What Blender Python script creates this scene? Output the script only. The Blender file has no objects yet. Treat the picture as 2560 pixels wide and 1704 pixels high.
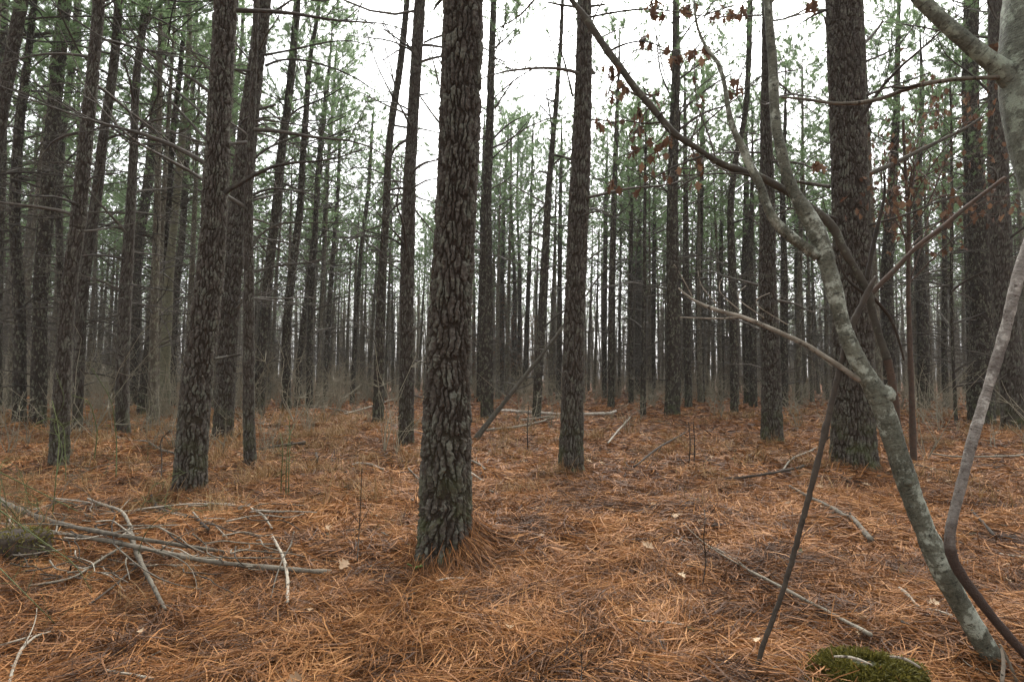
import bpy, math, random
import numpy as np
from mathutils import Vector, Matrix, Euler

random.seed(7)
RNG = np.random.default_rng(11)
SC = bpy.context.scene
HAZE = 0.00045
COL = SC.collection
CAM_H, FPX, CX, CY, HOR = 1.35, 1422.0, 1280.0, 852.0, 940.0
PITCH = math.atan((HOR - CY) / FPX)
CP, SP = math.cos(PITCH), math.sin(PITCH)

# ------------------------------------------------------------------ geometry helpers
def ray(px, py):
    a, b = (px - CX) / FPX, (CY - py) / FPX
    return np.array([a, CP - SP * b, SP + CP * b])

def at_depth(px, py, d):
    """point seen at a photo pixel, standing d metres away; also metres per pixel there"""
    r = ray(px, py)
    t = d / r[1]
    return np.array([0, 0, CAM_H]) + r * t, t / FPX

def on_ground(px, py, lift=0.0):
    r = ray(px, py)
    t = (lift - CAM_H) / r[2]
    return np.array([0, 0, CAM_H]) + r * t, t / FPX

def base_depth(y):
    r = ray(CX, y)
    return -CAM_H / r[2] * r[1]

def hash2(i, j, seed):
    n = (i.astype(np.int64) * 374761393 + j.astype(np.int64) * 668265263 + seed * 974634777) & 0x7fffffff
    n = ((n ^ (n >> 13)) * 1274126177) & 0x7fffffff
    n = ((n ^ (n >> 16)) * 69069 + 12345) & 0x7fffffff
    return ((n >> 8) & 0xffff) / 65535.0

def vnoise(x, y, seed=0):
    x = np.asarray(x, float); y = np.asarray(y, float)
    i, j = np.floor(x).astype(np.int64), np.floor(y).astype(np.int64)
    u, v = x - i, y - j
    u = u * u * (3 - 2 * u); v = v * v * (3 - 2 * v)
    a, b = hash2(i, j, seed), hash2(i + 1, j, seed)
    c, d = hash2(i, j + 1, seed), hash2(i + 1, j + 1, seed)
    return (a * (1 - u) + b * u) * (1 - v) + (c * (1 - u) + d * u) * v - 0.5

MOUNDS = []
def gz(x, y):
    """height of the forest floor"""
    x = np.asarray(x, float); y = np.asarray(y, float)
    z = 0.15 * vnoise(x / 1.7, y / 1.7, 1) + 0.10 * vnoise(x / 0.5, y / 0.5, 2) + 0.04 * vnoise(x / 0.2, y / 0.2, 3)
    z = z + 0.25 * vnoise(x / 9, y / 9, 4) * np.clip((np.hypot(x, y) - 6) / 20, 0, 1)
    for mx, my, mr, mh in MOUNDS:
        z = z + mh * np.exp(-((x - mx) ** 2 + (y - my) ** 2) / (mr * mr))
    return z

class MB:
    """collects quads (with a per-vertex tint) into one mesh object"""
    def __init__(s): s.v, s.f, s.t, s.h, s.n = [], [], [], [], 0
    def add(s, v, f, tint=0.5, hgt=0.0):
        v = np.asarray(v, np.float32).reshape(-1, 3)
        s.v.append(v); s.f.append(np.asarray(f, np.int64).reshape(-1, 4) + s.n)
        s.t.append(np.broadcast_to(np.asarray(tint, np.float32), (len(v),)))
        s.h.append(np.broadcast_to(np.asarray(hgt, np.float32), (len(v),)))
        s.n += len(v)
    def mesh(s, name, mat, smooth=True):
        v = np.concatenate(s.v); f = np.concatenate(s.f)
        me = bpy.data.meshes.new(name)
        me.vertices.add(len(v)); me.vertices.foreach_set('co', v.ravel())
        me.loops.add(f.size); me.loops.foreach_set('vertex_index', f.ravel().astype(np.int32))
        me.polygons.add(len(f)); me.polygons.foreach_set('loop_start', np.arange(0, f.size, 4, dtype=np.int32))
        me.polygons.foreach_set('use_smooth', np.full(len(f), smooth))
        a = me.attributes.new('tint', 'FLOAT', 'POINT'); a.data.foreach_set('value', np.concatenate(s.t))
        a = me.attributes.new('relief', 'FLOAT', 'POINT'); a.data.foreach_set('value', np.concatenate(s.h))
        me.update(calc_edges=True)
        for m in (mat if isinstance(mat, (list, tuple)) else [mat]): me.materials.append(m)
        return me
    def build(s, name, mat, parent=None, loc=None, smooth=True):
        return link(name, s.mesh(name, mat, smooth), parent, loc)

def link(name, me, parent=None, loc=None):
    o = bpy.data.objects.new(name, me); COL.objects.link(o)
    if parent: o.parent = parent
    if loc is not None: o.location = [float(a) for a in loc]
    return o

def tag(o, label=None, cat=None, group=None, kind=None):
    for k, val in (('label', label), ('category', cat), ('group', group), ('kind', kind)):
        if val: o[k] = val
    return o

def empty(name, loc, label, cat, group=None):
    o = link(name, None, None, loc); o.empty_display_size = 0.2
    return tag(o, label, cat, group)

def vtube(P, R, ns=4):
    """many tubes at once: P (N,S,3), R (N,S) -> verts, quads"""
    P = np.asarray(P, float); R = np.asarray(R, float)
    N, S, _ = P.shape
    T = np.gradient(P, axis=1)
    T /= np.linalg.norm(T, axis=2, keepdims=True) + 1e-9
    m = T.mean(1)
    ref = np.where(np.abs(m[:, 2:3]) > 0.75, np.array([[1.0, 0.15, 0]]), np.array([[0.1, 0.12, 1.0]]))
    A = np.cross(T, ref[:, None, :]); A /= np.linalg.norm(A, axis=2, keepdims=True) + 1e-9
    B = np.cross(T, A)
    th = np.arange(ns) * 2 * math.pi / ns
    V = P[:, :, None, :] + R[:, :, None, None] * (A[:, :, None, :] * np.cos(th)[None, None, :, None] + B[:, :, None, :] * np.sin(th)[None, None, :, None])
    base = (np.arange(N) * S * ns)[:, None, None]
    i = np.arange(S - 1)[None, :, None] * ns
    k = np.arange(ns)[None, None, :]; k2 = (k + 1) % ns
    q = np.stack([base + i + k, base + i + k2, base + i + ns + k2, base + i + ns + k], -1)
    return V.reshape(-1, 3), q.reshape(-1, 4)

def smooth_path(pts, n, passes=2):
    """pts (K,4) x,y,z,r -> n samples, rounded at the bends"""
    pts = np.asarray(pts, float)
    s = np.concatenate([[0], np.cumsum(np.linalg.norm(np.diff(pts[:, :3], axis=0), axis=1))])
    q = np.linspace(0, s[-1], n)
    out = np.stack([np.interp(q, s, pts[:, c]) for c in range(pts.shape[1])], 1)
    w = max(1, int(n / (len(pts) * 2.2)))
    for _ in range(passes):
        pad = np.concatenate([2 * out[:1] - out[1:w + 1][::-1], out, 2 * out[-1:] - out[-w - 1:-1][::-1]])
        ker = np.ones(2 * w + 1) / (2 * w + 1)
        out = np.stack([np.convolve(pad[:, c], ker, 'valid') for c in range(out.shape[1])], 1)
    out[:, 3:] = np.maximum(out[:, 3:], 0.0006)
    return out

def limb(mb, path, ns=10, rough=0.0, tint=0.5, seed=0, cap=True, wrinkle=0.0):
    """one solid limb following path (n,4) with a slightly knobbly surface and closed ends"""
    path = np.array(path, float)
    r = path[:, 3].copy()
    if rough:
        s = np.concatenate([[0], np.cumsum(np.linalg.norm(np.diff(path[:, :3], axis=0), axis=1))])
        r = r * (1 + rough * vnoise(s / (6 * r.mean() + 1e-4), s * 0 + seed, seed) + 0.6 * rough * vnoise(s / (2.5 * r.mean() + 1e-4), s * 0 + seed, seed + 5))
    if wrinkle:
        s = np.concatenate([[0], np.cumsum(np.linalg.norm(np.diff(path[:, :3], axis=0), axis=1))])
        r = r * (1 + wrinkle * vnoise(s / .012, s * 0 + seed, seed + 3) + 1.2 * wrinkle * vnoise(s / .05, s * 0 + seed, seed + 4) + 1.6 * wrinkle * np.maximum(0, vnoise(s / .16, s * 0, seed + 6) - .18) * 4)
    P = path[:, :3]
    if cap:
        t0, t1 = P[0] - P[1], P[-1] - P[-2]
        t0 /= np.linalg.norm(t0) + 1e-9; t1 /= np.linalg.norm(t1) + 1e-9
        P = np.concatenate([[P[0] + t0 * r[0] * .3], P, [P[-1] + t1 * r[-1] * .3]])
        r = np.concatenate([[r[0] * .02], r, [r[-1] * .02]])
    sl = np.concatenate([[0], np.cumsum(np.linalg.norm(np.diff(P, axis=0), axis=1))]).repeat(ns)
    v, f = vtube(P[None], r[None], ns)
    if rough and ns >= 8:
        vv = v.reshape(len(P), ns, 3)
        c = P[:, None, :]
        k = 1 + 0.5 * rough * vnoise(np.arange(len(P))[:, None] * 0.9 + np.zeros(ns), np.arange(ns)[None, :] * 0.9 + np.zeros((len(P), 1)), seed + 9)
        vv[:] = c + (vv - c) * k[..., None]
        v = vv.reshape(-1, 3)
    mb.add(v, f, tint, sl)

# ------------------------------------------------------------------ materials
def mat(name):
    m = bpy.data.materials.new(name); m.use_nodes = True
    nt = m.node_tree
    return m, nt, nt.nodes['Principled BSDF'], nt.nodes['Material Output']

def N(nt, typ, **kw):
    n = nt.nodes.new(typ)
    for k, v in kw.items():
        if k in n.inputs: n.inputs[k].default_value = v
        else: setattr(n, k, v)
    return n

def ramp(nt, fac, stops):
    r = nt.nodes.new('ShaderNodeValToRGB')
    e = r.color_ramp.elements
    while len(e) < len(stops): e.new(0.5)
    for el, (p, c) in zip(e, stops):
        el.position = p; el.color = (*c, 1)
    nt.links.new(fac, r.inputs['Fac'])
    return r.outputs['Color']

def attr(nt, name): return N(nt, 'ShaderNodeAttribute', attribute_name=name).outputs['Fac']

def coords(nt, scale=(1, 1, 1)):
    tc = N(nt, 'ShaderNodeTexCoord'); mp = N(nt, 'ShaderNodeMapping')
    mp.inputs['Scale'].default_value = scale
    nt.links.new(tc.outputs['Object'], mp.inputs['Vector'])
    return mp.outputs['Vector']

def noise(nt, vec, scale, detail=4, rough=0.6):
    n = N(nt, 'ShaderNodeTexNoise', Scale=scale, Detail=detail, Roughness=rough)
    nt.links.new(vec, n.inputs['Vector'])
    return n.outputs['Fac']

def mix(nt, fac, a, b, mode='MIX'):
    m = N(nt, 'ShaderNodeMix', data_type='RGBA', blend_type=mode)
    for s, val in ((m.inputs['Factor'], fac), (m.inputs['A'], a), (m.inputs['B'], b)):
        pass
    def put(sock, val):
        if isinstance(val, bpy.types.NodeSocket): nt.links.new(val, sock)
        elif isinstance(val, (tuple, list)): sock.default_value = (*val, 1)
        else: sock.default_value = val
    put(m.inputs[0], fac); put(m.inputs[6], a); put(m.inputs[7], b)
    return m.outputs[2]

def math_(nt, op, a, b=0.0, clamp=False):
    m = N(nt, 'ShaderNodeMath', operation=op); m.use_clamp = clamp
    for s, val in ((m.inputs[0], a), (m.inputs[1], b)):
        if isinstance(val, bpy.types.NodeSocket): nt.links.new(val, s)
        else: s.default_value = val
    return m.outputs[0]

def bump(nt, bsdf, h, strength=0.5, dist=0.01):
    b = N(nt, 'ShaderNodeBump', Strength=strength, Distance=dist)
    nt.links.new(h, b.inputs['Height']); nt.links.new(b.outputs['Normal'], bsdf.inputs['Normal'])

def bark_material(name, plate_stops, fissure, lichen, lichen_amt, shader_plates=False):
    m, nt, b, out = mat(name)
    vec = coords(nt)
    n1 = noise(nt, vec, 9, 5)
    n2 = noise(nt, vec, 60, 4)
    if shader_plates:
        mp = coords(nt, (22, 22, 9))
        vo = N(nt, 'ShaderNodeTexVoronoi', Scale=1.0, feature='F1'); nt.links.new(mp, vo.inputs['Vector'])
        ve = N(nt, 'ShaderNodeTexVoronoi', Scale=1.0, feature='DISTANCE_TO_EDGE'); nt.links.new(mp, ve.inputs['Vector'])
        sep = N(nt, 'ShaderNodeSeparateColor'); nt.links.new(vo.outputs['Color'], sep.inputs[0])
        plate = sep.outputs[0]
        rel = math_(nt, 'MULTIPLY', ve.outputs['Distance'], 5.0, True)
    else:
        plate = attr(nt, 'tint'); rel = attr(nt, 'relief')
    fac = math_(nt, 'ADD', math_(nt, 'MULTIPLY', plate, 0.6), math_(nt, 'MULTIPLY', n2, 0.4))
    c = ramp(nt, fac, plate_stops)
    relw = math_(nt, 'MULTIPLY', math_(nt, 'SUBTRACT', rel, 0.3), 4.5, True)
    c = mix(nt, relw, fissure, c)
    lm = math_(nt, 'MULTIPLY', math_(nt, 'SUBTRACT', math_(nt, 'ADD', n1, math_(nt, 'MULTIPLY', plate, 0.35)), 0.68), 7.0, True)
    lm = math_(nt, 'MULTIPLY', math_(nt, 'MULTIPLY', lm, relw), lichen_amt)
    c = mix(nt, lm, c, lichen)
    sp = N(nt, 'ShaderNodeSeparateXYZ'); nt.links.new(vec, sp.inputs[0])
    foot = math_(nt, 'MULTIPLY', math_(nt, 'SUBTRACT', 1.1, sp.outputs['Z']), .9, True)
    mo = math_(nt, 'MULTIPLY', math_(nt, 'SUBTRACT', math_(nt, 'ADD', noise(nt, vec, 5, 5), math_(nt, 'MULTIPLY', n2, .3)), .62), 6.0, True)
    c = mix(nt, math_(nt, 'MULTIPLY', math_(nt, 'MULTIPLY', foot, mo), .75), c, (0.07, 0.082, 0.03))
    nt.links.new(c, b.inputs['Base Color'])
    b.inputs['Roughness'].default_value = 0.92
    b.inputs['Specular IOR Level'].default_value = 0.25
    if shader_plates:
        bump(nt, b, math_(nt, 'ADD', rel, math_(nt, 'MULTIPLY', n2, 0.6)), 0.9, 0.012)
    else:
        bump(nt, b, n2, 0.6, 0.004)
    return m

PLATE = [(0.15, (0.026, 0.020, 0.014)), (0.42, (0.046, 0.037, 0.028)), (0.60, (0.072, 0.061, 0.049)), (0.74, (0.112, 0.099, 0.085)), (0.92, (0.20, 0.187, 0.165))]
M_BARK = bark_material('pine_bark', PLATE, (0.024, 0.017, 0.011), (0.15, 0.165, 0.12), 0.35)
M_BARK_FAR = bark_material('pine_bark_rough', [(0.2, (0.027, 0.021, 0.015)), (0.5, (0.048, 0.039, 0.029)), (0.8, (0.11, 0.095, 0.077))],
                           (0.030, 0.022, 0.015), (0.13, 0.14, 0.09), 0.5, True)

M_BARK_DIST_LIT = bark_material('distant_pine_bark_lit', [(0.2, (0.075, 0.064, 0.046)), (0.5, (0.125, 0.108, 0.080)), (0.8, (0.21, 0.185, 0.14))], (0.08, 0.066, 0.047), (0.16, 0.165, 0.105), 0.6, True)  # paler copy of the pine bark: light among the far trunks put into colour

def twig_material(name, lo, hi, spot=None):
    m, nt, b, out = mat(name)
    vec = coords(nt)
    oi = N(nt, 'ShaderNodeObjectInfo')
    f = math_(nt, 'ADD', math_(nt, 'MULTIPLY', noise(nt, vec, 14, 4), 0.6), math_(nt, 'MULTIPLY', math_(nt, 'ADD', oi.outputs['Random'], attr(nt, 'tint')), 0.25))
    c = ramp(nt, f, [(0.34, lo), (0.66, hi)])
    fl_ = math_(nt, 'MULTIPLY', math_(nt, 'SUBTRACT', noise(nt, vec, 70, 5, .7), 0.57), 14.0, True)
    c = mix(nt, math_(nt, 'MULTIPLY', fl_, .6), c, tuple(q * .55 for q in lo))
    if spot:
        k = math_(nt, 'MULTIPLY', math_(nt, 'SUBTRACT', noise(nt, vec, 35, 3), 0.58), 12.0, True)
        c = mix(nt, k, c, spot)
    nt.links.new(c, b.inputs['Base Color'])
    b.inputs['Roughness'].default_value = 0.85
    b.inputs['Specular IOR Level'].default_value = 0.25
    bump(nt, b, noise(nt, vec, 90, 4), 0.5, 0.003)
    return m

M_DEAD = twig_material('dead_twig', (0.026, 0.021, 0.016), (0.090, 0.079, 0.063))
M_STICK_PALE = twig_material('weathered_stick', (0.10, 0.083, 0.060), (0.31, 0.27, 0.21), (0.05, 0.040, 0.028))
M_STICK_GREY = twig_material('grey_stick', (0.052, 0.043, 0.031), (0.19, 0.165, 0.125), (0.034, 0.027, 0.019))
M_STICK_DARK = twig_material('wet_dark_stick', (0.015, 0.0115, 0.008), (0.050, 0.038, 0.027))
M_RUST = twig_material('rusty_stem', (0.028, 0.020, 0.014), (0.080, 0.050, 0.034), (0.06, 0.052, 0.04))
M_OAKLIMB = twig_material('dark_oak_bark', (0.022, 0.018, 0.013), (0.062, 0.053, 0.039), (0.10, 0.10, 0.075))
M_BRIAR = twig_material('green_briar', (0.038, 0.046, 0.018), (0.095, 0.11, 0.04))
M_BRUSH = twig_material('brush_twigs', (0.095, 0.083, 0.056), (0.25, 0.22, 0.155))
M_GREENTRUNK = twig_material('greenish_smooth_bark', (0.075, 0.07, 0.045), (0.17, 0.16, 0.10), (0.05, 0.045, 0.03))

def smooth_bark(name, lo, hi, lichen, dark, wet_foot=False):
    """grey sapling bark: bands round the stem, pale lichen patches and dark flecks"""
    m, nt, b, out = mat(name)
    vec = coords(nt)
    sp = N(nt, 'ShaderNodeSeparateXYZ'); nt.links.new(vec, sp.inputs[0])
    cb = N(nt, 'ShaderNodeCombineXYZ')
    nt.links.new(math_(nt, 'MULTIPLY', math_(nt, 'ADD', sp.outputs['X'], sp.outputs['Z']), 11.0), cb.inputs[0])
    nt.links.new(math_(nt, 'MULTIPLY', sp.outputs['Y'], 11.0), cb.inputs[1])
    nt.links.new(math_(nt, 'MULTIPLY', attr(nt, 'relief'), 95.0), cb.inputs[2])
    band = noise(nt, cb.outputs[0], 1.0, 4, .7)
    big = noise(nt, vec, 6, 6)
    fine = noise(nt, vec, 70, 6, .7)
    c = ramp(nt, math_(nt, 'ADD', math_(nt, 'MULTIPLY', big, 0.55), math_(nt, 'MULTIPLY', fine, 0.45)), [(0.38, lo), (0.60, hi)])
    # lichen in sharp edged patches
    k = math_(nt, 'MULTIPLY', math_(nt, 'SUBTRACT', math_(nt, 'ADD', math_(nt, 'MULTIPLY', noise(nt, vec, 13, 8, .72), 0.75), math_(nt, 'MULTIPLY', big, 0.35)), 0.575), 16.0, True)
    c = mix(nt, math_(nt, 'MULTIPLY', k, 0.85), c, lichen)
    # lenticels and cracks running round the stem, small dark flecks
    k3 = math_(nt, 'MULTIPLY', math_(nt, 'SUBTRACT', band, 0.585), 18.0, True)
    c = mix(nt, math_(nt, 'MULTIPLY', k3, 0.7), c, dark)
    k2 = math_(nt, 'MULTIPLY', math_(nt, 'SUBTRACT', noise(nt, vec, 34, 6, .7), 0.592), 22.0, True)
    c = mix(nt, math_(nt, 'MULTIPLY', k2, 0.85), c, dark)
    if wet_foot:
        wf = math_(nt, 'MULTIPLY', math_(nt, 'ADD', math_(nt, 'SUBTRACT', attr(nt, 'tint'), .5), math_(nt, 'SUBTRACT', big, .28)), 3.0, True)
        c = mix(nt, wf, (0.045, 0.028, 0.02), c)
    nt.links.new(c, b.inputs['Base Color'])
    b.inputs['Roughness'].default_value = 0.8
    b.inputs['Specular IOR Level'].default_value = 0.3
    bump(nt, b, math_(nt, 'ADD', math_(nt, 'ADD', band, fine), noise(nt, vec, 120, 3)), 0.8, 0.007)
    return m
M_SAPLING = smooth_bark('grey_sapling_bark', (0.036, 0.035, 0.023), (0.145, 0.145, 0.106), (0.34, 0.36, 0.29), (0.018, 0.015, 0.010))
M_GREYTRUNK = smooth_bark('lichen_grey_bark', (0.055, 0.058, 0.041), (0.15, 0.156, 0.118), (0.27, 0.305, 0.23), (0.036, 0.034, 0.025))
M_PALEPOLE = smooth_bark('bleached_pole_bark', (0.085, 0.070, 0.058), (0.235, 0.21, 0.18), (0.40, 0.375, 0.325), (0.05, 0.034, 0.025), True)
M_LOG = smooth_bark('pale_log_bark', (0.22, 0.19, 0.15), (0.42, 0.37, 0.30), (0.55, 0.52, 0.46), (0.08, 0.06, 0.05))

def leaf_material(name, stops, trans=0.35, rough=0.7):
    m, nt, b, out = mat(name)
    oi = N(nt, 'ShaderNodeObjectInfo')
    f = math_(nt, 'ADD', math_(nt, 'MULTIPLY', attr(nt, 'tint'), 0.8), math_(nt, 'MULTIPLY', oi.outputs['Random'], 0.2))
    c = ramp(nt, f, stops)
    nt.links.new(c, b.inputs['Base Color'])
    b.inputs['Roughness'].default_value = rough
    b.inputs['Specular IOR Level'].default_value = 0.2
    t = N(nt, 'ShaderNodeBsdfTranslucent'); nt.links.new(c, t.inputs['Color'])
    x = N(nt, 'ShaderNodeMixShader', Fac=trans)
    nt.links.new(b.outputs[0], x.inputs[1]); nt.links.new(t.outputs[0], x.inputs[2])
    nt.links.new(x.outputs[0], out.inputs['Surface'])
    return m
M_NEEDLE = leaf_material('pine_needles_green', [(0.0, (0.10, 0.140, 0.060)), (0.5, (0.14, 0.205, 0.098)), (0.85, (0.18, 0.25, 0.125)), (1.0, (0.23, 0.235, 0.09))], 0.7)
M_OAKLEAF = leaf_material('dead_oak_leaf', [(0.0, (0.05, 0.026, 0.015)), (0.5, (0.10, 0.052, 0.029)), (1.0, (0.20, 0.125, 0.075))], 0.3)
M_PALELEAF = leaf_material('pale_fallen_leaf', [(0.0, (0.20, 0.12, 0.065)), (0.6, (0.36, 0.25, 0.15)), (1.0, (0.54, 0.42, 0.28))], 0.15)
M_LITTER = leaf_material('fallen_needles', [(0.0, (0.042, 0.021, 0.012)), (0.24, (0.082, 0.038, 0.016)), (0.5, (0.220, 0.093, 0.031)), (0.76, (0.350, 0.163, 0.056)), (0.90, (0.45, 0.255, 0.11)), (1.0, (0.54, 0.40, 0.25))], 0.12, 0.6)
M_DRYGRASS = leaf_material('dry_grass', [(0.0, (0.10, 0.06, 0.025)), (0.5, (0.21, 0.12, 0.05)), (0.85, (0.30, 0.20, 0.09)), (1.0, (0.15, 0.15, 0.05))], 0.2)
M_MOSS = leaf_material('moss', [(0.0, (0.030, 0.028, 0.006)), (0.5, (0.088, 0.079, 0.014)), (1.0, (0.19, 0.155, 0.03))], 0.2)

def floor_material():
    m, nt, b, out = mat('needle_carpet')
    vec = coords(nt)
    a = noise(nt, coords(nt, (55, 12, 20)), 1.0, 4)
    a2 = noise(nt, coords(nt, (14, 60, 20)), 1.0, 4)
    big = noise(nt, vec, 0.9, 5)
    mid = noise(nt, vec, 5, 5)
    f = math_(nt, 'ADD', math_(nt, 'MULTIPLY', math_(nt, 'ADD', a, a2), 0.33), math_(nt, 'MULTIPLY', mid, 0.34))
    c = ramp(nt, f, [(0.3, (0.030, 0.016, 0.010)), (0.48, (0.085, 0.037, 0.018)), (0.62, (0.16, 0.068, 0.030)), (0.75, (0.24, 0.12, 0.06))])
    k = math_(nt, 'MULTIPLY', math_(nt, 'SUBTRACT', big, 0.52), 5.0, True)
    c = mix(nt, math_(nt, 'MULTIPLY', k, 0.45), c, (0.09, 0.06, 0.035))
    nt.links.new(c, b.inputs['Base Color'])
    b.inputs['Roughness'].default_value = 0.95
    b.inputs['Specular IOR Level'].default_value = 0.1
    bump(nt, b, math_(nt, 'ADD', a, a2), 0.9, 0.03)
    return m
M_FLOOR = floor_material()

def simple(name, c1, c2, scale=30, rough=0.9):
    m, nt, b, out = mat(name)
    vec = coords(nt)
    n = noise(nt, vec, scale, 6)
    nt.links.new(ramp(nt, n, [(0.3, c1), (0.7, c2)]), b.inputs['Base Color'])
    b.inputs['Roughness'].default_value = rough
    b.inputs['Specular IOR Level'].default_value = 0.2
    bump(nt, b, n, 0.7, 0.01)
    return m
M_ROT = simple('rotten_wood', (0.016, 0.012, 0.009), (0.06, 0.045, 0.032), 22)
M_MOSSWOOD = simple('mossy_wood', (0.012, 0.013, 0.005), (0.035, 0.035, 0.010), 30)
M_CONE = simple('pine_cone_scale', (0.03, 0.02, 0.014), (0.14, 0.10, 0.075), 60)
M_FRESH = leaf_material('green_leaf', [(0.0, (0.06, 0.13, 0.03)), (1.0, (0.16, 0.27, 0.08))], 0.3)

# ------------------------------------------------------------------ bark relief
def plate_field(u, v, U, cu, cv, seed):
    nu = max(4, int(round(U / cu)))
    gu, gv = u / U * nu, v / cv
    i0, j0 = np.floor(gu).astype(np.int64), np.floor(gv).astype(np.int64)
    F1 = np.full(u.shape, 9.0); F2 = np.full(u.shape, 9.0)
    cid = np.zeros(u.shape); lv = np.zeros(u.shape)
    for dj in (-1, 0, 1):
        for di in (-1, 0, 1):
            i, j = i0 + di, j0 + dj
            im = np.mod(i, nu)
            cx = i + 0.5 + 0.85 * (hash2(im, j, seed) - 0.5)
            cy = j + 0.5 + 0.85 * (hash2(im, j, seed + 1) - 0.5)
            d = np.abs(gu - cx) ** 1.6 + np.abs(gv - cy) ** 1.6
            h = hash2(im, j, seed + 2)
            near = d < F1
            F2 = np.where(near, F1, np.minimum(F2, d))
            cid = np.where(near, h, cid); lv = np.where(near, gv - cy, lv)
            F1 = np.where(near, d, F1)
    return F2 - F1, cid, lv

def sstep(a, b, x):
    t = np.clip((x - a) / (b - a), 0, 1)
    return t * t * (3 - 2 * t)

def trunk_mesh(axis, d, seed, zvis, rough_mat=False):
    """axis (n,4): dense centre line with radius from the base up. zvis: height seen in the frame"""
    r0 = float(np.interp(1.2, axis[:, 2] - axis[0, 2], axis[:, 3]))
    px = d / 569.0
    if d < 6: du, dv = 0.0036, 0.0046
    elif d < 13: du, dv = px * 0.5, px * 0.65
    else: du, dv = max(px * 0.9, 0.02), max(px * 2.0, 0.05)
    U = 2 * math.pi * r0
    nu = int(np.clip(U / du, 12, 340))
    z0, z1 = axis[0, 2], axis[-1, 2]
    zs = np.concatenate([np.arange(z0, min(zvis, z1), dv), np.arange(min(zvis, z1), z1, max(0.25, dv * 8)), [z1]])
    ax = np.interp(zs, axis[:, 2], axis[:, 0]); ay = np.interp(zs, axis[:, 2], axis[:, 1]); rr = np.interp(zs, axis[:, 2], axis[:, 3])
    hb = zs - z0
    rr = rr * (1 + 0.04 * vnoise(hb / 0.7, hb * 0 + seed, seed + 31))
    th = np.arange(nu) * 2 * math.pi / nu
    u = (th / (2 * math.pi) * U)[None, :] + np.zeros((len(zs), 1))
    v = hb[:, None] + np.zeros((1, nu))
    tw = 0.07 * vnoise(v / 0.25, np.sin(th)[None, :] * 2 + seed, seed + 40) 
    cth, sth = np.cos(th)[None, :], np.sin(th)[None, :]
    kx = r0 * 2
    nA = lambda f, q, sd: vnoise(cth * r0 * f + seed + v * f * .21, sth * r0 * f - seed + v * f, sd)
    wv = v + 0.045 * nA(9, 1, seed + 41) + 0.026 * nA(24, 1, seed + 42) + 0.014 * nA(70, 1, seed + 45)
    um = np.mod(u + tw * 0.5 + 0.026 * nA(14, 1, seed + 46) + 0.013 * nA(45, 1, seed + 47), U)
    ef, cf, lf = plate_field(um, wv + 0.10 * nA(4, 1, seed + 43), U, 0.043, 0.20, seed)
    e1, c1, l1 = plate_field(um, wv, U, 0.023, 0.048, seed + 20)
    e2, c2, l2 = plate_field(np.mod(u + tw, U), v + .6 * (wv - v), U, 0.012, 0.020, seed + 50)
    amp = np.clip(0.135 * r0 + 0.004, 0.006, 0.029)
    fine = nA(150, 1, seed + 70)
    rel = sstep(0.0, 0.55, ef + 0.18 * fine)
    fl = sstep(-0.03, 0.2, e1 + .08 * fine)
    hgt = amp * (0.85 * rel * (0.75 + 0.4 * cf) + (0.35 + .65 * rel) * (0.22 * c1 - 0.20 * l1) * (.55 + .45 * fl) + 0.20 * (c2 - 0.5 * l2) * sstep(-.1, .12, e2) + 0.16 * fine)
    flare = 1 + 0.34 * np.exp(-hb / 0.11) + 0.06 * np.exp(-hb / 0.4)
    lump = 1 + 0.05 * vnoise(np.cos(th)[None, :] * 1.6 + seed, np.sin(th)[None, :] * 1.6 + v / 0.8, seed + 60) + \
        0.2 * np.exp(-v / 0.2) * vnoise(np.cos(th)[None, :] * 2.6 + seed, np.sin(th)[None, :] * 2.6, seed + 61) * 2
    R = np.maximum(rr[:, None] * flare[:, None] * lump - amp * 0.7 + hgt, 0.004)
    X = ax[:, None] + R * np.cos(th)[None, :]; Y = ay[:, None] + R * np.sin(th)[None, :]; Z = zs[:, None] + np.zeros((1, nu))
    V = np.stack([X, Y, Z], -1).reshape(-1, 3)
    i = np.arange(len(zs) - 1)[:, None] * nu; k = np.arange(nu)[None, :]; k2 = (k + 1) % nu
    Q = np.stack([i + k, i + k2, i + nu + k2, i + nu + k], -1).reshape(-1, 4)
    mb = MB(); mb.add(V, Q, np.clip(0.30 * c1 + 0.42 * c2 + .28 * cf + .16 * fine - .10 * (cf > .8), 0, 1).ravel(), np.clip((0.08 + .92 * rel) * (.72 + .28 * fl), 0, 1).ravel())
    return mb

# ------------------------------------------------------------------ needles, branches and crowns
def tuft_needles(pos, dirs, k, length, width, spread, rng, tint=None):
    """k flat needles fanning from each point"""
    n = len(pos)
    d = dirs[:, None, :] + spread * rng.normal(size=(n, k, 3))
    d /= np.linalg.norm(d, axis=2, keepdims=True)
    L = length * (0.7 + 0.5 * rng.random((n, k, 1)))
    start = pos[:, None, :] - dirs[:, None, :] * (0.09 * rng.random((n, k, 1)))
    side = np.cross(d, rng.normal(size=(n, k, 3))); side /= np.linalg.norm(side, axis=2, keepdims=True) + 1e-9
    droop = np.array([0, 0, -1.0]) * (0.12 * L)
    a = start - side * width * .35; b = start + side * width * .35
    mid = start + d * L * .6
    c = mid + side * width * .5; e = mid - side * width * .5
    tip = start + d * L + droop
    f, g = tip + side * width * .12, tip - side * width * .12
    V = np.stack([a, b, c, e, f, g], 2).reshape(-1, 3)
    m = n * k
    o = np.arange(m)[:, None] * 6
    Q = np.concatenate([o + np.array([[0, 1, 2, 3]]), o + np.array([[3, 2, 4, 5]])])
    t = (rng.random((n, 1)) * 0.6 + rng.random((n, k)) * 0.4) if tint is None else np.full((n, k), tint)
    return V, Q, np.repeat(t.reshape(-1), 6)

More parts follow.
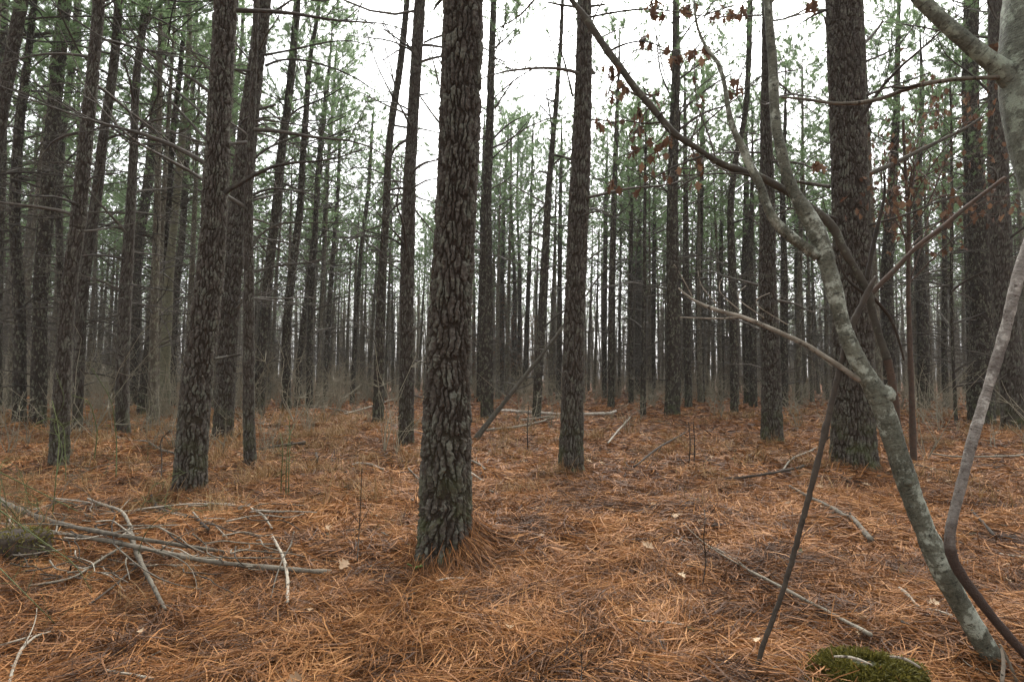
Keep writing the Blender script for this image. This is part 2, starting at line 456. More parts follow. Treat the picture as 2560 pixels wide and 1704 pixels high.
def make_crown(seed, Hc, spread, nb, tufts, k, ns=4, width=0.006, dead_below=0, dead_from=0.0):
    """a pine crown: whorled limbs, side twigs and needle brushes; z=0 is the lowest live limb. Dead lower limbs go below it"""
    rng = np.random.default_rng(seed)
    wood, leaf = MB(), MB()
    TP, TD = [], []
    P1, R1, P2, R2 = [], [], [], []
    for b in range(nb):
        f = (b + rng.random()) / nb
        z = Hc * f ** 0.9
        az = b * 2.4 + rng.normal() * 0.5
        L = spread * (1 - 0.75 * f) * (0.65 + 0.6 * rng.random())
        up = 0.15 + 0.75 * f + 0.25 * rng.normal()
        s = np.linspace(0, 1, 7)
        cur = rng.normal(size=2) * 0.18
        x = L * s
        hgt = L * (up * s + 0.35 * (s ** 2) * (0.3 + rng.random()))
        y = L * (cur[0] * s ** 2 + 0.06 * np.sin(6 * s + rng.random() * 6))
        pts = np.stack([x * math.cos(az) - y * math.sin(az), x * math.sin(az) + y * math.cos(az), z + hgt], 1)
        r = 0.006 + 0.018 * (L / 2.2) * (1 - s) ** 0.8
        P1.append(pts); R1.append(r)
        for q in range(tufts):
            t = 0.35 + 0.65 * (q + rng.random()) / tufts
            p = np.array([np.interp(t, s, pts[:, c]) for c in range(3)])
            tang = pts[-1] - pts[3]; tang /= np.linalg.norm(tang)
            side = rng.normal(size=3) * 0.75 + tang * 0.9 + np.array([0, 0, 0.25])
            side /= np.linalg.norm(side)
            l2 = (0.22 + 0.5 * rng.random()) * (0.5 + 0.5 * (1 - f)) * (L / spread + 0.4)
            s2 = np.linspace(0, 1, 4)[:, None]
            tw = p + side * l2 * s2 + np.array([0, 0, 0.22 * l2]) * s2 ** 2
            P2.append(tw); R2.append(np.array([0.005, 0.0045, 0.004, 0.003]))
            dd = tw[-1] - tw[-2]; dd /= np.linalg.norm(dd)
            TP.append(tw[-1]); TD.append(dd)
            if rng.random() < 0.5:
                TP.append(tw[2]); TD.append(dd)
        TP.append(pts[-1]); dd = pts[-1] - pts[-2]; TD.append(dd / np.linalg.norm(dd))
    wood.add(*vtube(np.array(P1), np.array(R1), ns)); wood.add(*vtube(np.array(P2), np.array(R2), 3))
    if dead_below:
        P, R, Q, S = [], [], [], []
        for b in range(dead_below):
            z = -dead_from * rng.random() ** 0.8
            az = rng.random() * 6.283
            pts, r, tws, trs = dead_branch_curves(rng, 0.6 + 1.5 * rng.random())
            M = np.array([[math.cos(az), -math.sin(az), 0], [math.sin(az), math.cos(az), 0], [0, 0, 1]])
            P.append(pts @ M.T + [0, 0, z]); R.append(r)
            for a, c in zip(tws, trs): Q.append(a @ M.T + [0, 0, z]); S.append(c)
        wood.add(*vtube(np.array(P), np.array(R), 3)); wood.add(*vtube(np.array(Q), np.array(S), 3))
    V, F, T = tuft_needles(np.array(TP), np.array(TD), k, 0.17, width, 0.42, rng)
    leaf.add(V, F, T)
    return wood, leaf

def dead_branch_curves(rng, L):
    s = np.linspace(0, 1, 9)
    up = 0.18 + 0.38 * rng.normal()
    w = rng.normal(size=4)
    y = L * (0.12 * w[0] * s ** 2 + 0.035 * np.sin(7 * s + w[1]) * s)
    z = L * (up * s + (0.25 * w[2] - 0.1) * s ** 2 + 0.03 * np.sin(9 * s + w[3]) * s)
    pts = np.stack([L * s * 0.95, y, z], 1)
    r = 0.0045 + (0.008 + 0.008 * L) * (1 - s) ** 1.1
    tws, trs = [], []
    for q in range(int(4 + 4 * L)):
        t = 0.25 + 0.72 * rng.random()
        p = np.array([np.interp(t, s, pts[:, c]) for c in range(3)])
        dr = np.array([0.7, 0, 0.15]) + rng.normal(size=3) * np.array([0.25, 0.6, 0.45]); dr /= np.linalg.norm(dr)
        l2 = L * (0.12 + 0.28 * rng.random())
        s2 = np.linspace(0, 1, 4)[:, None]
        tws.append(p + dr * l2 * s2 + rng.normal(size=3) * 0.15 * l2 * s2 ** 2)
        trs.append(np.array([0.006, 0.005, 0.004, 0.003]))
    return pts, r, tws, trs

def crown_mesh(name, wood, leaf):
    """one mesh, two materials"""
    mb = MB()
    nw = sum(len(f) for f in wood.f)
    for v, f, t in zip(wood.v, wood.f, wood.t): pass
    mb.v = wood.v + leaf.v; mb.t = wood.t + leaf.t; mb.h = wood.h + leaf.h
    mb.f = wood.f + [f + wood.n for f in leaf.f]; mb.n = wood.n + leaf.n
    me = mb.mesh(name, [M_DEAD, M_NEEDLE])
    idx = np.zeros(len(me.polygons), np.int32); idx[nw:] = 1
    me.polygons.foreach_set('material_index', idx)
    return me

CROWNS = [crown_mesh('crown', *make_crown(100 + i, 6.5, 2.4, 31, 10, 28, 4, 0.009)) for i in range(5)]
THIN_CROWNS = [crown_mesh('crown', *make_crown(140 + i, 5.5, 1.9, 20, 8, 22, 4, 0.009)) for i in range(3)]
FAR_CROWNS = [crown_mesh('crown', *make_crown(160 + i, 8.5, 2.7, 42, 10, 20, 3, 0.015, 44, 6.5)) for i in range(7)]

DEAD = []
for i in range(12):
    rg = np.random.default_rng(300 + i)
    p, r, tw, tr = dead_branch_curves(rg, 0.8 + 1.5 * rg.random())
    mb = MB(); mb.add(*vtube(p[None], r[None], 5)); mb.add(*vtube(np.array(tw), np.array(tr), 3))
    DEAD.append(mb.mesh('dead_branch', M_DEAD))

# ------------------------------------------------------------------ the traced pines
# label, outline of the trunk from its foot up as (photo x, photo y, width), options
BIG = 'thickest pine in the middle'
PINES = [
 ('thick foreground pine in the middle with deeply flaking plated bark, largest trunk of the wood',
  [(1110,1406,128),(1116,1230,120),(1116,1050,114),(1119,844,105),(1130,700,99),(1142,520,95),(1143,430,91),(1151,260,96),(1157,130,96),(1157,0,95)], dict(H=18)),
 ('tall crooked pine left of the briars with flaky bark and a green mossy foot',
  [(474,1238,74),(483,1036,68),(505,850,64),(525,713,61),(537,603,58),(537,450,55),(545,300,51),(553,170,51),(563,0,51)], dict(H=17)),
 ('thick straight dark pine standing behind the grey bent sapling on the right',
  [(2134,1178,100),(2132,950,88),(2130,720,84),(2123,520,80),(2120,400,78),(2117,250,80),(2116,150,83),(2112,0,80)], dict(H=18)),
 ('straight pine just right of the leaning dead pole, its foot in bare needles',
  [(1426,1178,61),(1431,1040,55),(1433,900,52),(1439,700,50),(1447,520,49),(1453,330,45),(1459,230,39),(1460,120,36),(1461,0,35)], dict(H=17)),
 ('brown pine with a dark smooth upper trunk, close behind the crooked flaky pine',
  [(556,1110,46),(566,870,45),(576,700,45),(588,600,48),(606,480,48),(621,340,44),(633,230,39),(646,130,34),(657,0,37)], dict(H=17)),
 ('lichen flecked narrow pine just right of the brown pine, with pale curved twigs',
  [(627,1172,28),(621,1000,26),(622,850,25),(624,713,24),(618,548,22),(622,384,17),(632,200,14),(640,0,12)], dict(H=13)),
 ('pine with a foot wrapped in green briar vines near the left edge',
  [(147,1172,43),(153,1000,36),(158,900,32),(175,700,29),(206,520,32),(212,390,30),(224,270,27),(232,180,24),(245,0,24)], dict(H=17)),
 ('thin pine right behind the one wrapped in briars, leaning the same way',
  [(192,1088,22),(202,800,24),(212,700,24),(247,480,23),(255,370,21),(265,280,20),(278,200,20),(287,100,19),(295,0,19)], dict(H=16)),
 ('dark pine near the left edge with a bark scar high on its trunk',
  [(93,1078,36),(98,900,31),(101,733,29),(124,500,32),(131,290,29),(143,150,27),(162,0,26)], dict(H=16)),
 ('slim pine at the left edge with its foot in tangled brush',
  [(48,1078,28),(46,800,25),(35,520,22),(45,430,21),(50,330,21),(71,150,15),(83,0,11)], dict(H=15)),
 ('strongly leaning pine that enters the left edge halfway up its trunk',
  [(-130,1110,34),(-85,800,32),(-35,520,30),(0,270,28),(20,150,28),(38,70,27),(55,0,26)], dict(H=15)),
 ('upright dark pine cut by the top left corner',
  [(-10,1050,24),(-6,700,23),(0,400,22),(5,200,22),(12,0,21)], dict(H=15)),
 ('thin pine in the gap behind the scarred pine, kinked at half height',
  [(150,1040,17),(150,800,16),(150,480,15),(159,290,15),(176,170,14),(181,130,14),(194,0,13)], dict(H=15)),
 ('very thin straight pine between the scarred pine and the briar wrapped pine',
  [(198,1015,9),(197,700,8),(196,400,8),(198,200,7),(199,0,6)], dict(H=15, thin=1)),
 ('grey pine with a green tinged foot, left of the pale smooth trunk',
  [(307,1089,32),(305,950,29),(312,713,27),(331,430,19),(337,330,17),(342,200,16),(355,110,15),(370,0,15)], dict(H=16)),
 ('leaning pine whose foot hides behind the grey pine with the green foot',
  [(331,1012,21),(336,850,22),(343,713,22),(351,549,24),(365,480,23),(383,340,20),(391,250,19),(403,130,18),(420,0,17)], dict(H=16)),
 ('dark pine directly left of the pale smooth trunk',
  [(361,1046,36),(378,880,30),(395,740,24),(420,500,18),(428,380,15),(446,250,12),(455,137,9),(463,0,8)], dict(H=15)),
 ('slim dark pine directly right of the pale smooth trunk',
  [(431,1017,17),(438,750,17),(447,650,16),(455,576,15),(468,380,14),(477,329,12),(485,150,9),(492,0,8)], dict(H=15)),
 ('very thin pine squeezed between the crooked flaky pine and the brown pine',
  [(588,1000,13),(584,700,12),(580,420,11),(587,300,10),(595,200,9),(603,100,8),(608,0,8)], dict(H=15)),
 ('leaning pine right of the lichen flecked pine, its top bending to the right',
  [(645,1042,26),(653,880,26),(663,780,24),(669,700,22),(696,500,21),(701,400,20),(711,310,18),(721,240,18),(737,80,17),(745,0,17)], dict(H=16)),
 ('slender pine second to the right of the lichen flecked pine, with dark lower branches',
  [(716,1036,22),(719,800,21),(729,700,19),(749,520,17),(754,420,15),(765,300,14),(775,150,11),(792,60,9),(797,0,8)], dict(H=15)),
 ('leaning thin pine crossing behind another, left of the two close straight thin pines',
  [(741,1021,15),(752,870,15),(765,780,14),(776,700,12),(792,500,10),(805,350,9),(820,230,7),(828,100,5)], dict(H=14, thin=1)),
 ('thin upright pine on a small bare rise, crossed by the leaning thin one',
  [(774,1027,16),(775,870,16),(777,740,14),(786,600,12),(796,420,10),(808,300,8)], dict(H=14, thin=1)),
 ('left one of two close straight thin pines between the lichen flecked pine and the middle',
  [(793,1003,11),(798,870,11),(810,700,11),(813,450,10),(832,300,8),(838,150,6)], dict(H=14, thin=1)),
 ('right one of two close straight thin pines between the lichen flecked pine and the middle',
  [(812,1007,13),(818,880,13),(826,700,12),(847,480,9),(850,300,7)], dict(H=14, thin=1)),
 ('thin pine in front of the pale green gap left of the middle pine',
  [(880,1004,12),(884,900,11),(891,780,10),(905,600,10),(920,480,10),(931,330,8)], dict(H=14, thin=1)),
 ('leaning pine third to the left of the middle pine, bare against the white sky',
  [(945,1062,28),(949,850,24),(953,700,20),(968,520,17),(971,390,17),(981,280,17),(994,210,16),(1007,100,15),(1017,0,14)], dict(H=15, thin=1)),
 ('straight pine next to the middle pine on its left, with knotted bark',
  [(1015,1117,39),(1018,900,35),(1018,700,34),(1022,520,32),(1025,410,28),(1033,260,27),(1040,150,27),(1050,0,27)], dict(H=16)),
 ('pine next to the middle pine on its right, with bristly live twigs near the sky',
  [(1218,1046,30),(1215,850,35),(1217,700,31),(1217,520,22),(1219,430,21),(1224,330,21),(1226,240,18),(1230,120,16),(1235,0,15)], dict(H=16, thin=1)),
 ('shadowy thin pine peeping out behind the pine with bristly live twigs',
  [(1198,1010,15),(1200,850,14),(1203,700,12),(1207,500,9),(1210,350,7)], dict(H=14, thin=1)),
 ('leaning slim pine crossed by the dead pole, bare against the white sky',
  [(1341,1049,21),(1346,930,23),(1355,800,22),(1360,700,21),(1371,480,16),(1381,360,13),(1391,260,12),(1396,180,11),(1403,100,9),(1406,0,8)], dict(H=15, thin=1)),
 ('distant pine first right of the pine with bristly live twigs',
  [(1254,991,13),(1255,850,12),(1256,700,10),(1260,500,8),(1270,350,6)], dict(H=14, thin=1)),
 ('distant dark pine standing right above the low end of the dead pole',
  [(1286,988,16),(1286,850,14),(1287,700,9),(1276,500,7),(1278,350,6)], dict(H=14, thin=1)),
 ('distant pine touching its darker neighbour above the dead pole',
  [(1297,984,11),(1298,850,11),(1300,700,8),(1292,500,6),(1296,350,5)], dict(H=14, thin=1)),
 ('distant pine leaning right, behind the middle of the dead pole',
  [(1312,992,13),(1316,850,12),(1322,700,11),(1328,500,7),(1332,350,5)], dict(H=14, thin=1)),
 ('dim pine seen between the leaning slim pine and the straight pine right of the pole',
  [(1396,1002,14),(1398,850,13),(1399,700,12),(1401,500,9),(1404,350,7)], dict(H=14, thin=1)),
 ('straight thin pine with dark bark, nearest right of the straight pine beside the pole',
  [(1528,1021,17),(1528,850,17),(1529,700,16),(1536,480,14),(1543,280,10),(1547,150,6)], dict(H=14, thin=1)),
 ('dim pine half hidden by the straight thin pine with dark bark',
  [(1512,1002,12),(1512,850,13),(1512,700,12),(1515,500,9),(1518,400,7)], dict(H=14, thin=1)),
 ('hair thin pine in the gap right of the straight thin dark pine',
  [(1548,990,7),(1549,850,7),(1550,700,6),(1553,500,5)], dict(H=13, thin=1)),
 ('slim pine left of the young brown pine with the mossy foot',
  [(1577,1017,12),(1577,850,12),(1577,700,11),(1580,500,8),(1584,350,5)], dict(H=14, thin=1)),
 ('dim pine right behind the young brown pine with the mossy foot',
  [(1594,990,15),(1594,850,15),(1595,700,14),(1598,500,10),(1600,350,6)], dict(H=14, thin=1)),
 ('young brown pine with a mossy foot, thinner than the pine on its right',
  [(1607,1044,15),(1608,900,13),(1610,720,10),(1613,500,7),(1615,350,5)], dict(H=10, thin=1)),
 ('distant pine between the young brown pine and the thick one on its right',
  [(1634,1000,11),(1634,850,12),(1634,700,11),(1637,500,8)], dict(H=14, thin=1)),
 ('stout straight pine with many rising side branches, middle of the right half',
  [(1680,1047,37),(1684,900,35),(1684,700,33),(1681,520,26),(1682,400,24),(1686,260,22),(1690,170,20),(1691,0,15)], dict(H=16, thin=1)),
 ('slim pine next right of the stout one with rising side branches',
  [(1722,1027,18),(1718,850,18),(1715,700,17),(1713,500,12),(1712,400,10),(1714,250,7)], dict(H=14, thin=1)),
 ('greyish pine above the pale bare limb, second right of the stout pine',
  [(1754,1011,19),(1750,850,18),(1747,700,17),(1751,500,13),(1755,400,12),(1758,250,8)], dict(H=14, thin=1)),
 ('narrow dim pine third right of the stout pine',
  [(1805,1000,13),(1804,850,12),(1803,720,12),(1803,500,8)], dict(H=14, thin=1)),
 ('bent dark pine whose top swings right near the pale sapling fork',
  [(1836,1041,18),(1835,900,22),(1833,700,21),(1826,520,15),(1836,400,13),(1860,310,13),(1869,200,13),(1878,0,13)], dict(H=14, thin=1)),
 ('olive tinted straight pine right of the bent dark pine',
  [(1871,1012,21),(1868,850,22),(1865,700,21),(1865,520,14),(1865,300,9)], dict(H=14, thin=1)),
 ('short looking dark trunk merged with the foot of the olive pine',
  [(1883,1026,20),(1880,850,17),(1878,700,13),(1880,500,9)], dict(H=13, thin=1)),
 ('straight rough pine left of the bent sapling, its top hidden behind the sapling stem',
  [(1930,1107,49),(1928,900,43),(1920,700,41),(1920,480,32),(1912,300,24),(1913,200,21),(1915,0,18)], dict(H=16)),
 ('slim pine between the rough pine and the thick pine behind the sapling',
  [(1961,1021,17),(1960,850,18),(1959,700,17),(1958,500,12),(1962,300,8)], dict(H=14)),
 ('dim pine just left of the thick pine behind the sapling',
  [(1997,996,16),(1997,850,17),(1994,700,14),(1990,500,11)], dict(H=14)),
 ('knotty pine first right of the thick pine behind the sapling, among dead oak leaves',
  [(2225,1032,29),(2222,850,29),(2218,720,28),(2224,600,25),(2229,520,22),(2232,420,19),(2240,250,14),(2246,150,12),(2250,0,8)], dict(H=15)),
 ('reddish tinted pine seen right behind the young rusty oak stem',
  [(2309,1027,26),(2305,850,27),(2302,750,26),(2295,520,17),(2296,400,15),(2302,250,9)], dict(H=15)),
 ('slim rusty pine in the bright gap right of the young oak stem',
  [(2366,1021,14),(2363,850,14),(2362,750,13),(2362,450,9),(2364,300,6)], dict(H=14)),
 ('pole thin pine with a forked foot, between slim rusty pine and paired pines',
  [(2391,1066,8),(2385,900,8),(2378,750,8),(2376,500,7),(2380,300,5)], dict(H=10, thin=1)),
 ('thin rusty pine touching the left one of the paired thick pines',
  [(2421,1022,10),(2418,850,9),(2416,750,9),(2414,500,7)], dict(H=13, thin=1)),
 ('left one of the paired thick pines at the right edge',
  [(2453,1061,54),(2455,900,50),(2453,750,48),(2437,480,39),(2430,350,35),(2428,150,32),(2428,0,31)], dict(H=16)),
 ('right one of the paired thick pines at the right edge, behind the bleached bent pole',
  [(2538,1087,52),(2532,950,50),(2510,750,47),(2500,500,43),(2495,350,38),(2489,0,34)], dict(H=16)),
]
TRACED_XY = []
PINE_INFO = {}
def add_pine(idx, label, pix, opt):
    d = base_depth(pix[0][1])
    pts = []
    for x, y, w in pix:
        p, mpp = at_depth(x, y, d)
        pts.append([*p, w * mpp / 2])
    pts = np.array(pts)
    rg = np.random.default_rng(500 + idx)
    H = opt.get('H', 16) * (0.95 + 0.1 * rg.random())
    bx, by = pts[0, 0], pts[0, 1]
    zb = float(gz(bx, by)) - 0.12
    pts[0, 2] = zb
    zvis = pts[-1, 2]
    slope = (pts[-1, :2] - pts[-3, :2]) / max(pts[-1, 2] - pts[-3, 2], .5)
    top_r = 0.012
    H = max(H, zvis + 1.5)
    ext = []
    for q in (0.25, 0.5, 0.75, 1.0):
        z = zvis + (H - zvis) * q
        ext.append([pts[-1, 0] + slope[0] * 0.7 * (z - zvis), pts[-1, 1] + slope[1] * .7 * (z - zvis), z, pts[-1, 3] * (1 - q) ** .8 + top_r * q])
    pts = np.concatenate([pts, ext])
    # a little sway toward and away from the viewer
    sway = 0.02 * d / 5 * np.sin(pts[:, 2] * 0.7 + rg.random() * 6) * np.clip(pts[:, 2] / 3, 0, 1)
    pts[:, 1] += np.clip(sway, -.15, .15)
    axis = smooth_path(pts, 160, 2)
    axis[0] = [bx, by, zb, pts[0, 3]]
    axis[:, 2] = np.maximum.accumulate(axis[:, 2]); axis[:, 2] += np.arange(160) * 1e-5
    root = empty('pine_tree', (bx, by, zb), label, 'pine tree', 'pines standing through the wood')
    loc = axis.copy(); loc[:, :3] -= [bx, by, zb]
    near = d < 13.5
    mb = trunk_mesh(loc, d, 20 + idx * 3, zvis + 0.4 - zb)
    mb.build('trunk', M_BARK if near else M_BARK_FAR, root)
    thin = opt.get('thin')
    thin = idx in (26, 30) or d < 10.5; cme = (THIN_CROWNS if thin else CROWNS)[idx % (3 if thin else 5)]  # near pines' crowns, out of view, are thinned to let light onto the foreground
    hc = H * (.74 if idx in (26, 30) else (.5 if idx == 28 else .6 if idx in (23, 24, 25) else (.62 if d < 10 else .54)))
    a = np.array([np.interp(hc, axis[:, 2], axis[:, c]) for c in range(3)]); b = axis[-1, :3]
    v = Vector(b - a)
    c = link('crown', cme, root, a - [bx, by, zb])
    q = Vector((0, 0, 1)).rotation_difference(v.normalized())
    c.rotation_mode = 'QUATERNION'
    c.rotation_quaternion = q @ Euler((0, 0, rg.random() * 6.28)).to_quaternion()
    s = (H - hc) / (6.5 if not thin else 5.5); c.scale = (s, s, s)
    nd = opt.get('dead', 8 if d < 6 else (18 if d < 9.5 else 28))
    for k in range(nd):
        z = (1.0 if d > 9.5 else 2.6) + (hc - 1.5) * rg.random() ** 0.9
        p = np.array([np.interp(z, axis[:, 2], axis[:, cc]) for cc in range(3)])
        o = link('dead_branch', DEAD[int(rg.integers(len(DEAD)))], root, p - [bx, by, zb])
        o.rotation_euler = (rg.random() * 6.28 * 0.15, -0.25 + 0.5 * (rg.random() - 0.5), rg.random() * 6.283)
        s = (0.55 + 0.75 * rg.random()) * (0.75 if z < 2.5 else 1.1); o.scale = (s, s, s)
    TRACED_XY.append((bx, by)); PINE_INFO[idx] = (root, d, axis)

for i, (x, y, r, h) in enumerate([(1110, 1406, .32, .015), (474, 1238, .35, .03), (2134, 1178, .45, .03)]):
    p, _ = on_ground(x, y); MOUNDS.append((p[0], p[1] + .05, r, h))
p, _ = on_ground(1230, 1400); MOUNDS.append((p[0], p[1], .28, .09))
for lab, pix, opt in PINES[3:]:
    if pix[0][1] > 1040:
        p, mp = on_ground(pix[0][0], pix[0][1]); MOUNDS.append((p[0], p[1], .12 + pix[0][2] * mp, .035))
for i, (lab, pix, opt) in enumerate(PINES): add_pine(i, lab, pix, opt)

def traced_branch(idx, pix, w0, w1, name='dead_branch', m=None, bulge=0.25):
    root, d, axis = PINE_INFO[idx]
    pts = []
    n = len(pix)
    for k, (x, y) in enumerate(pix):
        f = k / (n - 1)
        p, mpp = at_depth(x, y, d + bulge * math.sin(f * 2.2) * (1 if k else 0))
        pts.append([*(p - np.array(root.location)), (w0 + (w1 - w0) * f) * mpp * .46])
    path = smooth_path(pts, 8 * n, 1)
    mb = MB(); limb(mb, path, 7, 0.25, random.random(), idx)
    rg = np.random.default_rng(idx * 77 + len(pix) + int(pix[0][0]))
    tw, tr = [], []
    for q in range(int(n * 1.5)):
        t = int(len(path) * (0.3 + 0.65 * rg.random()))
        dr = path[-1, :3] - path[0, :3]; L = np.linalg.norm(dr); dr = dr / L + rg.normal(size=3) * .5; dr /= np.linalg.norm(dr)
        l2 = L * (0.08 + .2 * rg.random()); s2 = np.linspace(0, 1, 4)[:, None]
        tw.append(path[t, :3] + dr * l2 * s2 + rg.normal(size=3) * .12 * l2 * s2 ** 2); tr.append(np.array([1, .8, .6, .4]) * min(path[t, 3] * .6, 0.004))
    if tw: mb.add(*vtube(np.array(tw), np.array(tr), 3), random.random())
    mb.build(name, m or M_OAKLIMB, root)

TB = [
 (1, [(518,296),(472,252),(406,203),(351,156),(236,82),(132,11)], 7, 4), (1, [(520,353),(472,302),(425,252)], 8, 6),
 (1, [(537,494),(515,483),(496,477)], 10, 6), (1, [(496,738),(340,713),(208,699)], 4, 2), (1, [(520,640),(470,610),(400,585),(330,575)], 4, 2),
 (1, [(536,897),(573,890),(603,886)], 7, 5),
 (4, [(663,165),(699,150),(739,148),(782,155),(848,175),(898,200),(938,228),(997,232)], 7, 2),
 (4, [(663,138),(715,128),(765,117),(832,103),(881,102),(938,118)], 7, 2),
 (4, [(633,400),(659,375),(716,350),(765,335),(815,315),(865,290)], 7, 2), (4, [(648,273),(690,262)], 8, 6),
 (4, [(620,409),(573,351)], 9, 7), (4, [(668,40),(700,20),(730,0)], 8, 5), (4, [(640,170),(590,110),(560,60)], 6, 3),
 (4, [(630,430),(700,432),(780,440),(900,470)], 5, 2),
 (19, [(725,290),(745,272),(800,250),(832,235),(880,200)], 6, 2),
 (5, [(628,620),(647,587),(697,557),(768,557),(856,557)], 8, 3), (5, [(634,622),(658,612),(697,620),(740,660)], 5, 3),
 (5, [(630,715),(665,690),(680,655)], 5, 4),
 (8, [(134,80),(110,85),(55,88),(0,82)], 8, 8), (8, [(120,265),(80,210),(40,165)], 5, 3), (8, [(140,430),(190,380),(230,330)], 5, 3),
 (0, [(1108,88),(1080,97),(1060,107)], 6, 5), (0, [(1108,-6),(1092,12),(1084,26)], 9, 5), (0, [(1106,165),(1085,125),(1068,75),(1045,40)], 4, 2),
 (0, [(1098,307),(1076,278),(1050,240)], 6, 4), (0, [(1098,215),(1080,140),(1076,110)], 5, 3),
 (27, [(1040,420),(1070,405),(1095,400)], 6, 4), (27, [(1025,240),(1060,236),(1072,234)], 6, 4),
 (3, [(1428,398),(1408,392),(1381,387)], 8, 6), (3, [(1478,16),(1511,12)], 8, 6), (3, [(1442,18),(1398,12),(1365,5)], 8, 4),
 (3, [(1462,655),(1497,630),(1525,610),(1560,560)], 5, 2), (3, [(1465,740),(1490,700),(1530,655),(1580,560)], 5, 2), (3, [(1478,180),(1486,183)], 14, 10),
 (3, [(1432,240),(1410,150),(1395,110)], 6, 4), (3, [(1476,300),(1510,300),(1540,310)], 5, 3),
 (2, [(2075,467),(2029,460),(1982,452)], 10, 8), (2, [(2161,440),(2227,412),(2292,380),(2358,348),(2413,322),(2457,292)], 14, 8),
 (2, [(2158,112),(2189,80),(2207,53)], 9, 6), (2, [(2160,155),(2200,140),(2243,118),(2290,60)], 7, 3), (2, [(2075,22),(2040,35),(2000,60)], 8, 4),
 (2, [(2110,240),(2095,170),(2075,100),(2060,40)], 9, 5), (2, [(2155,240),(2200,225),(2260,205),(2330,180)], 6, 3),
 (43, [(1696,325),(1745,290),(1785,272),(1812,267),(1850,240)], 8, 3), (43, [(1696,290),(1732,250),(1800,200),(1868,165)], 6, 3),
 (43, [(1694,200),(1750,160),(1820,110)], 6, 3), (43, [(1694,380),(1760,310),(1840,240),(1900,190)], 6, 3), (43, [(1680,250),(1650,180),(1640,90)], 6, 3),
 (43, [(1675,330),(1640,250),(1590,200)], 5, 2), (43, [(1690,120),(1730,60),(1780,10)], 6, 3), (43, [(1668,480),(1630,440),(1580,420)], 5, 2),
 (28, [(1235,345),(1270,310),(1330,280)], 6, 2), (28, [(1238,270),(1270,220),(1300,185)], 6, 2), (28, [(1238,120),(1270,90),(1297,65)], 6, 2), (28, [(1232,395),(1270,360),(1340,280)], 5, 2),
 (30, [(1396,175),(1370,80),(1355,20)], 4, 2), (30, [(1383,300),(1340,250),(1310,180)], 4, 2), (30, [(1400,110),(1440,125)], 4, 2), (30, [(1380,320),(1370,250),(1362,225),(1390,220)], 5, 3),
 (26, [(990,215),(960,150),(920,60)], 4, 2), (26, [(985,250),(940,160),(910,60)], 5, 2), (26, [(1002,120),(960,60),(940,0)], 4, 2), (26, [(975,420),(1000,440),(1014,410)], 4, 2),
]
for b in TB: traced_branch(*b)

# ------------------------------------------------------------------ the pale smooth trunk and other broadleaf stems
def stem_tree(name, label, cat, pix, H, m, ns=12, rough=0.15, d=None, parts=True):
    d = d or base_depth(pix[0][1])
    pts = [[*at_depth(x, y, d)[0], w * at_depth(x, y, d)[1] / 2] for x, y, w in pix]
    bx, by = pts[0][0], pts[0][1]
    pts[0][2] = float(gz(bx, by)) - 0.08
    root = empty(name, (bx, by, pts[0][2]), label, cat)
    last = np.array(pts[-1]); prev = np.array(pts[-2])
    if H > last[2]:
        s = (last - prev) / max(last[2] - prev[2], .2)
        for q in (.5, 1):
            e = last + s * (H - last[2]) * q; e[3] = last[3] * (1 - q) + .004; pts.append(list(e))
    path = smooth_path(pts, max(60, 12 * len(pts)), 2)
    path[:, :3] -= pts[0][:3]
    mb = MB(); limb(mb, path, ns, rough, 0.5, len(label))
    mb.build('trunk', m, root)
    return root, d, path

root, d, path = stem_tree('smooth_tree', 'pale olive smooth barked tree among the dark pines on the left', 'tree',
    [(410,1047,27),(413,860,26),(421,700,22),(441,500,17),(448,430,16),(461,290,15),(468,200,14),(474,110,13),(474,0,12)], 13, M_GREENTRUNK)
for k in range(12):
    z = 3 + 9 * RNG.random(); p = [np.interp(z, path[:, 2], path[:, c]) for c in range(3)]
    o = link('branch', DEAD[k], root, p); o.rotation_euler = (0, -0.6, RNG.random() * 6.28); s = 0.7 + .5 * RNG.random(); o.scale = (s, s, s)

# ------------------------------------------------------------------ procedural pines further back
def far_trunk(seed, H, r, kink):
    rg = np.random.default_rng(seed)
    z = np.linspace(0, 1, 14)
    s = rg.normal(size=4)
    ax = np.stack([0.12 * s[0] * np.sin(z * 4 + s[1]) * z + 0.25 * s[2] * z ** 2, 0.12 * s[3] * np.sin(z * 5) * z, z * H, r * (1 - z) ** .75 + .015], 1)
    ax[0, 3] *= 1.15
    v, f = vtube(ax[None, :, :3], ax[None, :, 3], 12)
    mb = MB(); mb.add(v, f)
    return mb, ax
FAR = []
for i in range(7):
    mb, ax = far_trunk(700 + i, 15.0, 0.105, 0)
    FAR.append((mb.mesh('trunk', M_BARK_DIST_LIT), ax))

